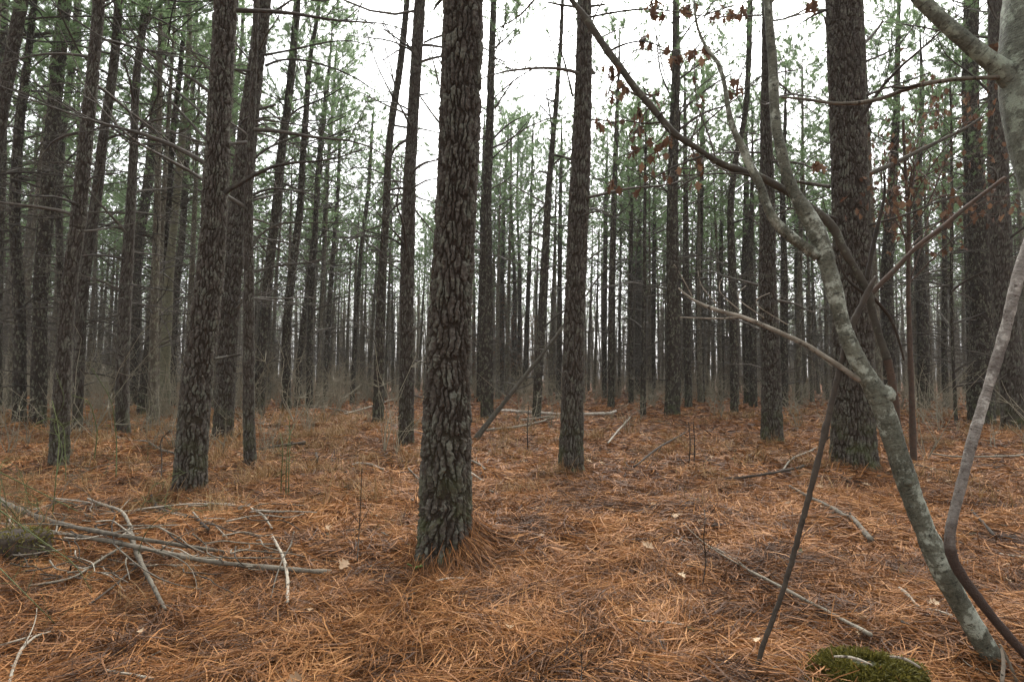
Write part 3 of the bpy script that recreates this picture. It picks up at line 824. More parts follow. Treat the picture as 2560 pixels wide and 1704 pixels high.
def px_of(x, y): return CX + FPX * x / (y * CP) 
SECT = [(-9e9, 150, 'left edge and the briar wrapped pine'), (150, 500, 'briar wrapped pine and the crooked flaky pine'), (500, 830, 'crooked flaky pine and the pale green gap'),
        (830, 1120, 'pale green gap and the thick middle pine'), (1120, 1430, 'thick middle pine and the straight pine by the dead pole'), (1430, 1690, 'straight pine by the dead pole and the stout pine'),
        (1690, 1930, 'stout pine and the rough pine beside the sapling'), (1930, 2200, 'rough pine and the thick pine behind the sapling'), (2200, 9e9, 'thick pine behind the sapling and the right edge')]
pos = []
rg = np.random.default_rng(21)
tries = 0
while len(pos) < 206 and tries < 60000:
    tries += 1
    y = math.sqrt(rg.uniform(13 ** 2, 50 ** 2))
    x = rg.uniform(-1.0, 1.0) * y * 0.96
    p = px_of(x, y)
    dmin = 13 if p < 480 else (17 if p < 820 else (32 if p < 1440 else (21 if p < 1720 else (17 if p < 2050 else 14))))
    if y < dmin: continue
    if any((x - a) ** 2 + (y - b) ** 2 < 1.5 ** 2 for a, b in TRACED_XY): continue
    if any((x - a) ** 2 + (y - b) ** 2 < 1.75 ** 2 for a, b in pos): continue
    if y < 24 and min(abs(p - px_of(a, b)) for a, b in TRACED_XY) < 14: continue
    pos.append((x, y))
for i, (x, y) in enumerate(pos):
    p = px_of(x, y)
    sec = next(s for s in SECT if s[0] <= p < s[1])
    k = i % 7
    s = 0.86 + 0.24 * rg.random()
    root = empty('pine_tree', (x, y, float(gz(x, y)) - 0.1), 'slim distant pine between the ' + sec[2], 'pine tree', 'distant pines between the ' + sec[2])
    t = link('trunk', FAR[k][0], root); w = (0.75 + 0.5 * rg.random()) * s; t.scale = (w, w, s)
    c = link('crown', FAR_CROWNS[(i * 3 + 1) % 7], root, (float(np.interp(8.0, FAR[k][1][:, 2], FAR[k][1][:, 0])) * w, float(np.interp(8.0, FAR[k][1][:, 2], FAR[k][1][:, 1])) * w, 8.0 * s))
    c.rotation_euler = (0, 0, rg.random() * 6.28); c.scale = (s, s, s * .9)
    root.rotation_euler = (rg.normal() * .015, rg.normal() * .018 + .01, rg.random() * 0.5)

# the wood beyond, read as one mass
wood, leaf = MB(), MB()
protos = []
for i in range(4):
    w_, l_ = make_crown(880 + i, 8.5, 2.4, 20, 4, 6, 3, 0.05, 9, 6.5)
    t_, ax = far_trunk(900 + i, 15, .13, 0)
    protos.append([np.concatenate(w_.v), np.concatenate(w_.f), np.concatenate(l_.v), np.concatenate(l_.f), np.concatenate(l_.t), np.concatenate(t_.v), np.concatenate(t_.f)])
trunkmb = MB()
for i in range(1150):
    y = math.sqrt(rg.uniform(46 ** 2, 140 ** 2)); x = rg.uniform(-1, 1) * y * 1.0
    a = rg.random() * 6.28; s = .85 + .3 * rg.random()
    M = np.array([[math.cos(a), -math.sin(a), 0], [math.sin(a), math.cos(a), 0], [0, 0, 1]]).T * s
    o = np.array([x, y, float(gz(x, y)) - .1]); up = np.array([0, 0, 8.0 * s])
    w_v, w_f, l_v, l_f, l_t, t_v, t_f = protos[i % 4]
    wood.add(w_v @ M + o + up, w_f); leaf.add(l_v @ M + o + up, l_f, l_t); trunkmb.add(t_v @ M + o, t_f)
polemb = []
py_ = np.sqrt(rg.uniform(42 ** 2, 135 ** 2, 4600)); px_ = rg.uniform(-1, 1, 4600) * py_
ph_ = rg.uniform(3.5, 13, 4600); S_ = np.linspace(0, 1, 4)
lean_ = rg.normal(size=(4600, 2)) * .06
PP = np.stack([px_[:, None] + lean_[:, :1] * ph_[:, None] * S_, py_[:, None] + lean_[:, 1:] * ph_[:, None] * S_, gz(px_, py_)[:, None] + ph_[:, None] * S_], -1)
trunkmb.add(*vtube(PP, rg.uniform(.02, .07, 4600)[:, None] * np.array([[1, .8, .6, .25]]), 4))
nw = wood.n; nwf = sum(len(f) for f in wood.f); ntf = sum(len(f) for f in trunkmb.f)
mb = MB()
mb.v = wood.v + leaf.v + trunkmb.v; mb.t = wood.t + leaf.t + trunkmb.t; mb.h = wood.h + leaf.h + trunkmb.h
mb.f = wood.f + [f + wood.n for f in leaf.f] + [f + wood.n + leaf.n for f in trunkmb.f]
me = mb.mesh('far_woods', [M_BRUSH, M_NEEDLE, M_BARK_DIST_LIT])
idx = np.zeros(len(me.polygons), np.int32); idx[nwf:] = 1; idx[len(idx) - ntf:] = 2
me.polygons.foreach_set('material_index', idx)
tag(link('far_woods', me), 'far pine wood fading behind the last separate trunks', 'wood', kind='stuff')

# ------------------------------------------------------------------ ground
def ground():
    def axis(lim, near):
        a = [0.0]; st = 0.035
        while a[-1] < lim:
            a.append(a[-1] + st)
            if a[-1] > near: st *= 1.07
        return np.array(a)
    xp = axis(220, 5.0); xs = np.concatenate([-xp[:0:-1], xp])
    yp = axis(260, 10.0); ys = np.concatenate([-axis(30, .5)[:0:-1], yp])
    X, Y = np.meshgrid(xs, ys)
    Z = gz(X, Y)
    V = np.stack([X, Y, Z], -1).reshape(-1, 3)
    nx = len(xs)
    i = np.arange(len(ys) - 1)[:, None] * nx; k = np.arange(nx - 1)[None, :]
    Q = np.stack([i + k, i + k + 1, i + nx + k + 1, i + nx + k], -1).reshape(-1, 4)
    mb = MB(); mb.add(V, Q)
    tag(mb.build('ground', M_FLOOR), 'forest floor under rust coloured pine needles', 'ground', kind='structure')
ground()

def needle_strips(x, y, z, head, pitch, L, w, tint, curve, rng):
    n = len(x)
    t = np.linspace(-.5, .5, 4)[None, :]
    ch, sh = np.cos(head)[:, None], np.sin(head)[:, None]
    along = L[:, None] * t
    lat = curve[:, None] * L[:, None] * (t ** 2 - .08)
    zz = z[:, None] + along * np.tan(np.clip(pitch, -.9, .9))[:, None] - np.abs(curve)[:, None] * L[:, None] * t ** 2 * .25
    P = np.stack([x[:, None] + along * ch - lat * sh, y[:, None] + along * sh + lat * ch, zz], -1)
    roll = rng.normal(size=n) * .7
    side = np.stack([-np.sin(head) * np.cos(roll), np.cos(head) * np.cos(roll), np.sin(roll)], -1)[:, None, :]
    ww = (w[:, None] * np.array([[.55, 1, 1, .4]]) / 2)[..., None]
    V = np.stack([P - side * ww, P + side * ww], 2).reshape(-1, 3)
    o = np.arange(n)[:, None, None] * 8
    k = np.arange(3)[None, :, None] * 2
    Q = (o + k + np.array([[[0, 1, 3, 2]]])).reshape(-1, 4)
    return V, Q, np.repeat(tint, 8)

def litter():
    rng = np.random.default_rng(5)
    mb = MB()
    bands = [(1.9, 4.2, 66000, .0046, 1.3), (4.2, 7.5, 66000, .0075, 1.3), (7.5, 13, 52000, .014, 1.35), (13, 26, 46000, .026, 1.6), (26, 48, 30000, .05, 2.2)]
    for d0, d1, n, w, ls in bands:
        y = np.sqrt(rng.uniform(d0 ** 2, d1 ** 2, n)); x = rng.uniform(-1.02, 1.02, n) * y * .93
        g = gz(x, y)
        fld = vnoise(x / .5, y / .5, 71) * 7 + vnoise(x / 1.9, y / 1.9, 72) * 5
        head = fld + rng.normal(size=n) * .75
        lift = rng.random(n) ** 2 * .07
        pitch = rng.normal(size=n) * .2 + (rng.random(n) < .07) * rng.uniform(.2, .9, n)
        L = ls * rng.uniform(.09, .2, n)
        patch = vnoise(x / .8, y / .8, 75) * .28 + vnoise(x / .2, y / .2, 76) * .6
        tint = np.clip(rng.normal(.53, .24, n) + patch + .35 * (rng.random(n) < .05), 0, 1)
        V, Q, T = needle_strips(x, y, g + lift + .004, head, pitch, L, w * rng.uniform(.6, 1.3, n), tint, rng.normal(size=n) * .28, rng)
        mb.add(V, Q, T)
    # needles heaped against the feet of the nearest trunks
    for (px, py, r, n) in ((1110, 1406, .22, 3600), (474, 1238, .21, 1700), (2134, 1178, .34, 1800), (1426, 1178, .22, 1300), (147, 1172, .16, 500), (556, 1110, .2, 500), (627, 1172, .11, 400), (1015, 1117, .2, 500), (1930, 1107, .26, 500), (1680, 1047, .3, 400)):
        c, _ = on_ground(px, py)
        a = rng.uniform(0, 6.283, n); rr = r + np.abs(rng.normal(size=n)) * .15
        x = c[0] + np.cos(a) * rr; y = c[1] + np.sin(a) * rr
        pitch = rng.normal(.55, .4, n) * np.clip(1.4 - (rr - r) / .2, 0, 1)
        V, Q, T = needle_strips(x, y, gz(x, y) + .015 + .06 * np.clip(1 - (rr - r) / .15, 0, 1) * rng.random(n), a + math.pi + rng.normal(size=n) * .8, pitch, rng.uniform(.1, .2, n),
                                np.full(n, .0035), np.clip(rng.normal(.45, .22, n), 0, 1), rng.normal(size=n) * .4, rng)
        mb.add(V, Q, T)
    c, _ = on_ground(1110, 1406); n = 1500
    a = rng.normal(-.25, .6, n); rr = .19 + np.abs(rng.normal(size=n)) * .13
    x = c[0] + np.cos(a) * rr; y = c[1] + np.sin(a) * rr
    top = np.clip(1.25 - (rr - .19) / .22, 0, 1)
    V, Q, T = needle_strips(x, y, gz(x, y) + .02 + .15 * top * rng.random(n), a + math.pi + rng.normal(size=n) * .5, rng.normal(.75, .25, n) * top, rng.uniform(.14, .24, n), np.full(n, .0042), np.clip(rng.normal(.5, .25, n), 0, 1), rng.normal(size=n) * .3, rng)
    mb.add(V, Q, T)
    tag(mb.build('needle_litter', M_LITTER, smooth=False), 'loose carpet of fallen rust brown pine needles', 'needles', kind='stuff')
litter()

def bark_chips():
    rng = np.random.default_rng(44); mb = MB()
    n = 1500
    near = rng.random(n) < .45
    k = rng.integers(0, len(TRACED_XY), n); T = np.array(TRACED_XY)
    a = rng.uniform(0, 6.283, n); r = .22 + np.abs(rng.normal(size=n)) * .3
    y = np.where(near, T[k, 1] + np.sin(a) * r, np.sqrt(rng.uniform(4.5, 260, n))); x = np.where(near, T[k, 0] + np.cos(a) * r, rng.uniform(-.95, .95, n) * y)
    s_ = rng.uniform(.010, .028, n)[:, None]; h = rng.uniform(0, 6.283, n)
    u = np.stack([np.cos(h), np.sin(h), rng.normal(size=n) * .3], 1) * s_ * 1.5; w = np.stack([-np.sin(h), np.cos(h), rng.normal(size=n) * .3], 1) * s_ * .8
    c = np.stack([x, y, gz(x, y) + rng.uniform(.03, .06, n)], 1)
    V = np.stack([c - u * .9 - w * .5, c + u * .3 - w, c + u + w * .3, c - u * .2 + w], 1)
    dn = np.array([0, 0, -.006]); V = np.concatenate([V, V + dn], 1).reshape(-1, 3)
    o = np.arange(n)[:, None] * 8
    Q = np.concatenate([o + np.array([q]) for q in ([0, 1, 2, 3], [7, 6, 5, 4], [0, 4, 5, 1], [1, 5, 6, 2], [2, 6, 7, 3], [3, 7, 4, 0])])
    mb.add(V, Q, np.repeat(rng.uniform(.1, .7, n), 8), .8)
    tag(mb.build('bark_litter', M_BARK, smooth=False), 'dark bark flakes shed onto the needles', 'bark flakes', kind='stuff')
bark_chips()

def blades(mb, cx, cy, n, rad, hgt, w, rng, lean=.45):
    x = cx + rng.normal(size=n) * rad; y = cy + rng.normal(size=n) * rad
    g = gz(x, y)
    S = 5; t = np.linspace(0, 1, S)[None, :]
    a = rng.uniform(0, 6.283, n)[:, None]; h = hgt * rng.uniform(.4, 1.2, n)[:, None]; ln = lean * np.abs(rng.normal(1, .6, n))[:, None]
    P = np.stack([x[:, None] + np.cos(a) * h * ln * t ** 1.7, y[:, None] + np.sin(a) * h * ln * t ** 1.7, g[:, None] - .01 + h * (t - .35 * ln * t ** 2)], -1)
    side = np.stack([-np.sin(a), np.cos(a), 0 * a], -1)
    ww = (w * np.array([1, .9, .7, .5, .12]) / 2)[None, :, None]
    V = np.stack([P - side * ww, P + side * ww], 2).reshape(-1, 3)
    o = np.arange(n)[:, None, None] * S * 2; k = np.arange(S - 1)[None, :, None] * 2
    Q = (o + k + np.array([[[0, 1, 3, 2]]])).reshape(-1, 4)
    mb.add(V, Q, np.repeat(np.clip(rng.normal(.5, .25, n), 0, 1), S * 2))

def dry_grass():
    rng = np.random.default_rng(9); mb = MB()
    for i in range(760):
        d = math.sqrt(rng.uniform(4.6 ** 2, 19 ** 2)); p = rng.uniform(-60, 2600)
        left = p < 1100
        if not left and rng.random() < .62: continue
        if d < 6 and 1000 < p: continue
        x = (p - CX) / FPX * d
        blades(mb, x, d, int(rng.integers(25, 75)), .07 + .09 * rng.random(), .18 + .2 * rng.random(), .004 + .0007 * d, rng, .8)
    for (px, py, n, r, h) in ((560, 1170, 90, .14, .28), (610, 1215, 90, .16, .3), (520, 1200, 60, .12, .25), (920, 1075, 120, .25, .3), (150, 1230, 80, .2, .25), (1290, 1225, 60, .1, .2), (1330, 1215, 40, .1, .18)):
        c, _ = on_ground(px, py)
        blades(mb, c[0], c[1], n, r, h, .006, rng, .8)
    for i in range(46):
        px, py = rng.uniform(-30, 640), rng.uniform(1215, 1520)
        c, _ = on_ground(px, py); blades(mb, c[0], c[1], int(rng.integers(12, 34)), .09, rng.uniform(.1, .24), .004, rng, .9)
    tag(mb.build('dry_grass', M_DRYGRASS, smooth=False), 'wispy dry tan grass between the trunks', 'grass', kind='stuff')
dry_grass()

def undergrowth():
    """thin leafless brush filling the spaces between the trunks"""
    rng = np.random.default_rng(12); mb = MB()
    P, R, T = [], [], []
    for i in range(1150):
        d = math.sqrt(rng.uniform(9 ** 2, 46 ** 2)); p = rng.uniform(-100, 2660)
        if 1150 < p < 2250 and d < 22 and rng.random() < .75: continue
        if 1020 < p < 2300 and d < 13: continue
        x = (p - CX) / FPX * d; z = float(gz(x, d)); H = (0.5 + 2.2 * rng.random() ** 1.6) * (1.15 if p < 900 else .8)
        ns = int(rng.integers(4, 11))
        tn = rng.random()
        for k in range(ns):
            a = rng.uniform(0, 6.283); le = abs(rng.normal(.35, .3)); h = H * rng.uniform(.4, 1)
            s = np.linspace(0, 1, 5)
            w = rng.normal(size=2) * .08
            P.append(np.stack([x + h * (le * np.cos(a) * s ** 1.4 + w[0] * np.sin(5 * s)), d + h * (le * np.sin(a) * s ** 1.4 + w[1] * np.sin(6 * s)), z + h * s], 1))
            R.append((0.0035 + 0.0022 * h + d * .0002) * np.linspace(1, .35, 5)); T.append(tn)
            for q in range(3):
                t = rng.uniform(.3, .9); b = np.array([np.interp(t, s, P[-1][:, c]) for c in range(3)]) if q == 0 else b
                dr = np.array([math.cos(a + rng.normal()), math.sin(a + rng.normal()), .6 * rng.random()])
                P.append(b + dr * h * .3 * rng.uniform(.4, 1) * s[:, None]); R.append(np.full(5, .003 + d * .00018) * np.linspace(1, .5, 5)); T.append(tn)
    V, Q = vtube(np.array(P), np.array(R), 3)
    mb.add(V, Q, np.repeat(np.array(T), 15))
    tag(mb.build('undergrowth', M_BRUSH), 'grey leafless brush thickening the space between the far trunks', 'brush', kind='stuff')
undergrowth()

def litter_twigs():
    rng = np.random.default_rng(14); P, R, T = [], [], []
    for i in range(1500):
        d = math.sqrt(rng.uniform(2.2 ** 2, 24 ** 2)); p = rng.uniform(-60, 2620); x = (p - CX) / FPX * d
        L = rng.uniform(.06, .35) * (1 + d * .05); a = rng.uniform(0, 6.283); s = np.linspace(-.5, .5, 5)
        xx = x + L * s * math.cos(a) + .04 * L * np.sin(7 * s); yy = d + L * s * math.sin(a)
        P.append(np.stack([xx, yy, gz(xx, yy) + rng.uniform(.012, .04) + s * L * rng.normal() * .12], 1))
        R.append((rng.uniform(.0015, .004) + d * .0001) * np.linspace(1, .6, 5)); T.append(rng.random())
    mb = MB(); V, Q = vtube(np.array(P), np.array(R), 4); mb.add(V, Q, np.repeat(np.array(T), 20))
    tag(mb.build('twig_litter', M_STICK_GREY), 'small grey twig bits scattered in the needles', 'twigs', kind='stuff')
litter_twigs()

# ------------------------------------------------------------------ sticks and logs on the floor (photo outline on the ground, width in photo pixels)
STICKS = [
 ('fallen_branch', 'thick grey dead branch lying at the top of the brush heap, its bark half gone', [(0,1253),(55,1277),(132,1305),(208,1321),(318,1340),(466,1365),(565,1379)], 15, 7, M_STICK_GREY, .10, 3),
 ('fallen_branch', 'long bare dead branch in the heap pointing at the middle pine, by a tan leaf', [(-30,1305),(132,1329),(307,1357),(384,1376),(527,1404),(631,1414),(828,1431)], 9, 12, M_STICK_GREY, .08, 6),
 ('fallen_branch', 'brown stick crossing over the heap with its lower tip stuck in the needles', [(324,1329),(340,1376),(362,1425),(389,1475),(414,1527)], 13, 9, M_STICK_GREY, .08, 0),
 ('fallen_branch', 'pale arched twig bending over the upper end of the heap', [(220,1246),(258,1261),(307,1275),(329,1321)], 5, 8, M_STICK_PALE, .12, 1),
 ('fallen_branch', 'dark curved root like stick behind the brush heap', [(378,1244),(395,1272),(455,1291),(494,1305),(521,1324)], 9, 8, M_STICK_DARK, .05, 1),
 ('fallen_branch', 'pale upright forked stick end with a peeled tip, right of the brush heap', [(680,1343),(708,1387),(719,1436),(719,1513)], 6, 9, M_STICK_PALE, .05, 0),
 ('fallen_branch', 'thin side prong leaning against the peeled forked stick', [(735,1330),(728,1360),(708,1392),(690,1440),(676,1500)], 5, 3, M_STICK_GREY, .05, 0),
 ('fallen_branch', 'long thin pale twig running behind the heap toward the crooked pine', [(346,1272),(472,1258),(576,1258),(609,1266),(658,1283),(680,1321)], 4, 5, M_STICK_PALE, .07, 3),
 ('fallen_branch', 'thin straight twig lying just below the long bare branch', [(302,1409),(439,1412),(549,1414)], 4, 4, M_STICK_PALE, .03, 0),
 ('fallen_branch', 'grey bowed twig coming out of the heap toward the lower left', [(71,1464),(181,1447),(241,1404),(302,1368)], 5, 7, M_STICK_GREY, .05, 1),
 ('fallen_branch', 'dark thin stick slanting up to the heap from below', [(219,1513),(285,1464),(346,1412)], 5, 6, M_STICK_DARK, .05, 0),
 ('fallen_branch', 'pair of thin branches along the upper side of the heap', [(132,1294),(274,1283),(384,1269)], 6, 4, M_STICK_GREY, .08, 2),
 ('fallen_branch', 'white weathered forked twig in the bottom left corner', [(22,1710),(33,1667),(55,1617),(93,1585),(135,1578)], 8, 5, M_STICK_PALE, .03, 1),
 ('fallen_branch', 'short white twig entering the left edge above the corner twig', [(-20,1618),(0,1612),(55,1596),(80,1590)], 6, 4, M_STICK_PALE, .03, 0),
 ('fallen_branch', 'pale flat stick half sunk at the bottom edge under the heap', [(263,1680),(329,1683),(384,1702)], 7, 6, M_STICK_PALE, .02, 0),
 ('fallen_branch', 'dark broken branch lying level beside the lichen flecked pine', [(628,1126),(702,1113),(762,1106)], 6, 9, M_STICK_DARK, .05, 2),
 ('fallen_branch', 'thin grey branch between the green footed pine and the crooked pine', [(291,1091),(340,1110),(439,1132)], 5, 5, M_STICK_GREY, .06, 2),
 ('fallen_branch', 'pale knobbly broken branch below the thick pine on the right', [(1974,1217),(2029,1244),(2100,1283),(2177,1349)], 6, 14, M_STICK_GREY, .025, 1),
 ('fallen_branch', 'longest stick on the right, lying slantwise across the foot of the leaning stick', [(1690,1343),(1755,1371),(1837,1409),(1936,1456),(2029,1508),(2177,1585)], 5, 9, M_STICK_GREY, .025, 1),
 ('fallen_branch', 'grey stick pointing from a pale leaf to the bent sapling stem', [(2249,1483),(2303,1519),(2380,1560)], 7, 8, M_STICK_PALE, .025, 1),
 ('fallen_branch', 'brown branch lying in front of the thick pine, left of the leaning stick', [(1815,1198),(1919,1184),(2013,1165)], 5, 7, M_STICK_DARK, .03, 0),
 ('fallen_branch', 'thin bowed twig rising over the brown branch', [(1958,1175),(1974,1146),(2051,1118)], 5, 4, M_STICK_GREY, .09, 0),
 ('fallen_branch', 'thin pale twig near the bottom edge right of centre', [(1585,1552),(1645,1554),(1710,1568)], 4, 4, M_STICK_PALE, .02, 0),
 ('fallen_branch', 'white bowed twig left of the middle pine', [(880,1168),(921,1162),(960,1179)], 5, 5, M_STICK_PALE, .03, 0),
 ('fallen_branch', 'thin bowed dark twig right of the straight pine, one end in the air', [(1585,1168),(1634,1124),(1710,1083)], 5, 4, M_STICK_DARK, .2, 0),
 ('fallen_branch', 'pale forked twig standing up from the floor beyond the straight pine', [(1520,1107),(1545,1075),(1575,1045)], 5, 4, M_STICK_PALE, .15, 2),
 ('fallen_branch', 'thin brown stick on the floor right of the bent sapling', [(2276,1159),(2330,1172),(2386,1184)], 5, 5, M_STICK_DARK, .03, 0),
 ('fallen_branch', 'long thin stick lying level near the right edge', [(2331,1140),(2450,1141),(2570,1138)], 4, 5, M_STICK_GREY, .03, 0),
 ('fallen_branch', 'dark broken stick right of the bleached bent pole', [(2430,1277),(2460,1308),(2490,1343),(2540,1345)], 6, 8, M_STICK_DARK, .03, 0),
 ('fallen_branch', 'pale twig at the right edge beside the bent pole', [(2500,1386),(2560,1400)], 5, 6, M_STICK_PALE, .03, 0),
 ('fallen_log', 'pale yellowish fallen log far back, passing behind the straight pine', [(1255,1027),(1332,1031),(1405,1036),(1520,1033),(1540,1031)], 9, 6, M_LOG, .08, 0),
 ('fallen_branch', 'white bare branch in front of the far pale log', [(1302,1049),(1352,1044),(1405,1040),(1510,1031)], 5, 5, M_STICK_PALE, .08, 0),
 ('fallen_branch', 'grey branch joining the foot of the dead pole to the far log', [(1215,1076),(1298,1066),(1352,1053),(1405,1043)], 6, 4, M_STICK_GREY, .06, 1),
 ('fallen_branch', 'thin pale branch lying across the floor behind the middle pine', [(700,1008),(760,1013),(840,1022),(900,1035)], 4, 3, M_STICK_PALE, .15, 1),
 ('fallen_branch', 'tangled grey branch by the foot of the leaning bare pine', [(860,1035),(930,1015),(990,995)], 5, 3, M_STICK_GREY, .2, 2),
 ('fallen_branch', 'pale stick at the foot of the pale smooth tree', [(360,1063),(400,1061),(445,1064)], 5, 5, M_STICK_PALE, .06, 1),
 ('fallen_branch', 'bent black stick with a knob right of the dark broken branch', [(790,1133),(793,1146),(791,1160)], 6, 5, M_STICK_DARK, .12, 0),
 ('fallen_branch', 'thin stick leaning across the needles below the white bowed twig', [(1020,1170),(1045,1195),(1068,1215)], 5, 4, M_STICK_GREY, .05, 0),
 ('fallen_branch', 'grey twig cluster on the floor right of the middle pine', [(1175,1150),(1200,1160),(1212,1172)], 5, 4, M_STICK_GREY, .05, 1),
 ('fallen_branch', 'crossed pale twig on the floor close right of the middle pine', [(1172,1178),(1192,1190),(1210,1204)], 5, 4, M_STICK_PALE, .04, 0),
 ('fallen_branch', 'thin twig at the root of the middle pine lying along the needles', [(1090,1470),(1120,1458),(1168,1455)], 5, 4, M_STICK_PALE, .02, 0),
]
for i, (nm, lab, pix, w0, w1, m, lift, side) in enumerate(STICKS):
    pts = []
    n = len(pix)
    for k, (x, y) in enumerate(pix):
        f = k / (n - 1)
        l = 0.04 + lift * math.sin(math.pi * min(1, f * .85 + .1))
        g0, _ = on_ground(x, y)
        p, mpp = on_ground(x, y, l + float(gz(g0[0], g0[1])))
        r = (w0 + (w1 - w0) * f) * mpp / 2
        pts.append([*p, r])
    path = smooth_path(pts, 12 * n, 1)
    path[:, 2] = np.maximum(path[:, 2], gz(path[:, 0], path[:, 1]) + .055 + path[:, 3] * .3)
    path[:, 2] = np.convolve(np.pad(path[:, 2], 2, mode='edge'), np.ones(5) / 5, 'valid')
    c = path[0, :3].copy(); path[:, :3] -= c
    root = empty(nm, c, lab, 'fallen log' if nm == 'fallen_log' else 'stick', 'dead wood on the forest floor') if side else None
    mb = MB(); limb(mb, path, 9, .36, .5, i + 3, True, .04)
    # knots where twigs broke off
    rg2 = np.random.default_rng(i + 60)
    for q in range(n):
        j = int(rg2.integers(2, len(path) - 2)); dr = rg2.normal(size=3); dr /= np.linalg.norm(dr); rr = path[j, 3]
        kn = np.array([[*(path[j, :3]), rr * .6], [*(path[j, :3] + dr * rr * 1.3), rr * .45], [*(path[j, :3] + dr * rr * rg2.uniform(1.6, 3.2)), rr * .25]])
        limb(mb, kn, 6, 0, .4)
    if side:
        mb.build('stem', m, root)
        for q in range(side):
            j = int(len(path) * rg2.uniform(.25, .8)); dr = path[-1, :3] - path[0, :3]; L = np.linalg.norm(dr); dr = dr / L
            dr = dr * rg2.choice([-1, 1]) + rg2.normal(size=3) * [.5, .5, .25]; dr /= np.linalg.norm(dr); l2 = L * rg2.uniform(.15, .4)
            s2 = np.linspace(0, 1, 8)[:, None]
            tp = path[j, :3] + dr * l2 * s2 + rg2.normal(size=3) * [.1, .1, .04] * l2 * np.sin(3 * s2)
            tp[:, 2] = np.maximum(tp[:, 2], gz(tp[:, 0] + c[0], tp[:, 1] + c[1]) - c[2] + .01)
            mb2 = MB(); limb(mb2, np.concatenate([tp, np.linspace(min(path[j, 3] * .6, .006), .0015, 8)[:, None]], 1), 6, .2)
            mb2.build('twig', m, root)
    else:
        tag(mb.build(nm, m, None, c), lab, 'stick', 'dead wood on the forest floor')

for i in range(64):
    x, y = RNG.uniform(-10, 640), RNG.uniform(1240, 1450)
    a = RNG.normal() * .35 + (.15 if RNG.random() < .7 else 1.2); L = RNG.uniform(60, 210)
    pts = []
    for k in range(5):
        f = k / 4; xx = x + L * f * math.cos(a) + 10 * RNG.normal(); yy = y + L * .45 * f * math.sin(a) + 5 * RNG.normal()
        g0, _ = on_ground(xx, yy); p, mpp = on_ground(xx, yy, .05 + .10 * RNG.random() + float(gz(g0[0], g0[1]))); pts.append([*p, (2.6 - 1.2 * f) * mpp * .8])
    path = smooth_path(pts, 40, 1); c = path[0, :3].copy(); path[:, :3] -= c
    mb = MB(); limb(mb, path, 6, .25, .5, i)
    tag(mb.build('dry_twig', [M_STICK_GREY, M_STICK_PALE, M_STICK_DARK][i % 3], None, c), ['thin grey twig tangled in the brush heap on the left', 'thin pale twig tangled in the brush heap on the left', 'thin dark twig tangled in the brush heap on the left'][i % 3], 'twig', ['grey twigs tangled in the brush heap', 'pale twigs tangled in the brush heap', 'dark twigs tangled in the brush heap'][i % 3])

# leaning dead pole
d = base_depth(1101)
pts = [[*at_depth(x, y, d + dd)[0], w * d / FPX / 2] for x, y, w, dd in ((1180,1108,15,0),(1225,1050,14,.1),(1265,1000,11,.2),(1332,915,9,.4),(1391,840,8,.5),(1413,806,5,.6))]
path = smooth_path(pts, 70, 1); c = path[0, :3].copy(); path[:, :3] -= c
root = empty('dead_pole', c, 'grey dead pole leaning up to the right behind the straight pine', 'dead pole')
mb = MB(); limb(mb, path, 10, .25, .5, 4); mb.build('stem', M_OAKLIMB, root)
for k in range(14):
    j = int(RNG.integers(2, 60)); o = link('twig', DEAD[k % 12], root, path[j, :3]); o.rotation_euler = (0, -.3, RNG.random() * 6.28); s = .3 + .25 * RNG.random(); o.scale = (s, s, s)

# ------------------------------------------------------------------ right foreground: bent grey sapling
def pix_path(pix, d, n=None, passes=2, dd=None):
    pts = []
    for k, (x, y, w) in enumerate(pix):
        q = d + (dd[k] if dd is not None else 0)
        p, mpp = at_depth(x, y, q); pts.append([*p, w * mpp / 2])
    return smooth_path(pts, n or 10 * len(pix), passes)

SD = 2.68
sap = pix_path([(x, y, w * (.9 if y > 500 else .76)) for x, y, w in [(2500,1680,60),(2479,1640,57),(2419,1541,57),(2366,1447,55),(2325,1354,54),(2295,1283,54),(2268,1206,51),(2243,1129,50),(2218,1052,51),(2200,995,55),(2172,948,49),(2144,904,45),(2125,860,43),(2106,813,42),(2089,740,43),(2067,658,43),(2046,581,44),(2007,520,40),(1972,458,34),(1955,384,32),(1941,329,30),(1936,274,28),(1933,165,28),(1925,82,28),(1919,0,29),(1915,-150,27),(1900,-500,22),(1870,-900,12)]], SD, 700, 1)
base = sap[0, :3].copy()
root_s = empty('grey_sapling', base, 'bent grey barked sapling with a sharp elbow, arching up from the bottom right', 'sapling')
q = sap.copy(); q[:, :3] -= base
mb = MB(); limb(mb, q, 28, .14, .5, 3, True, .05)
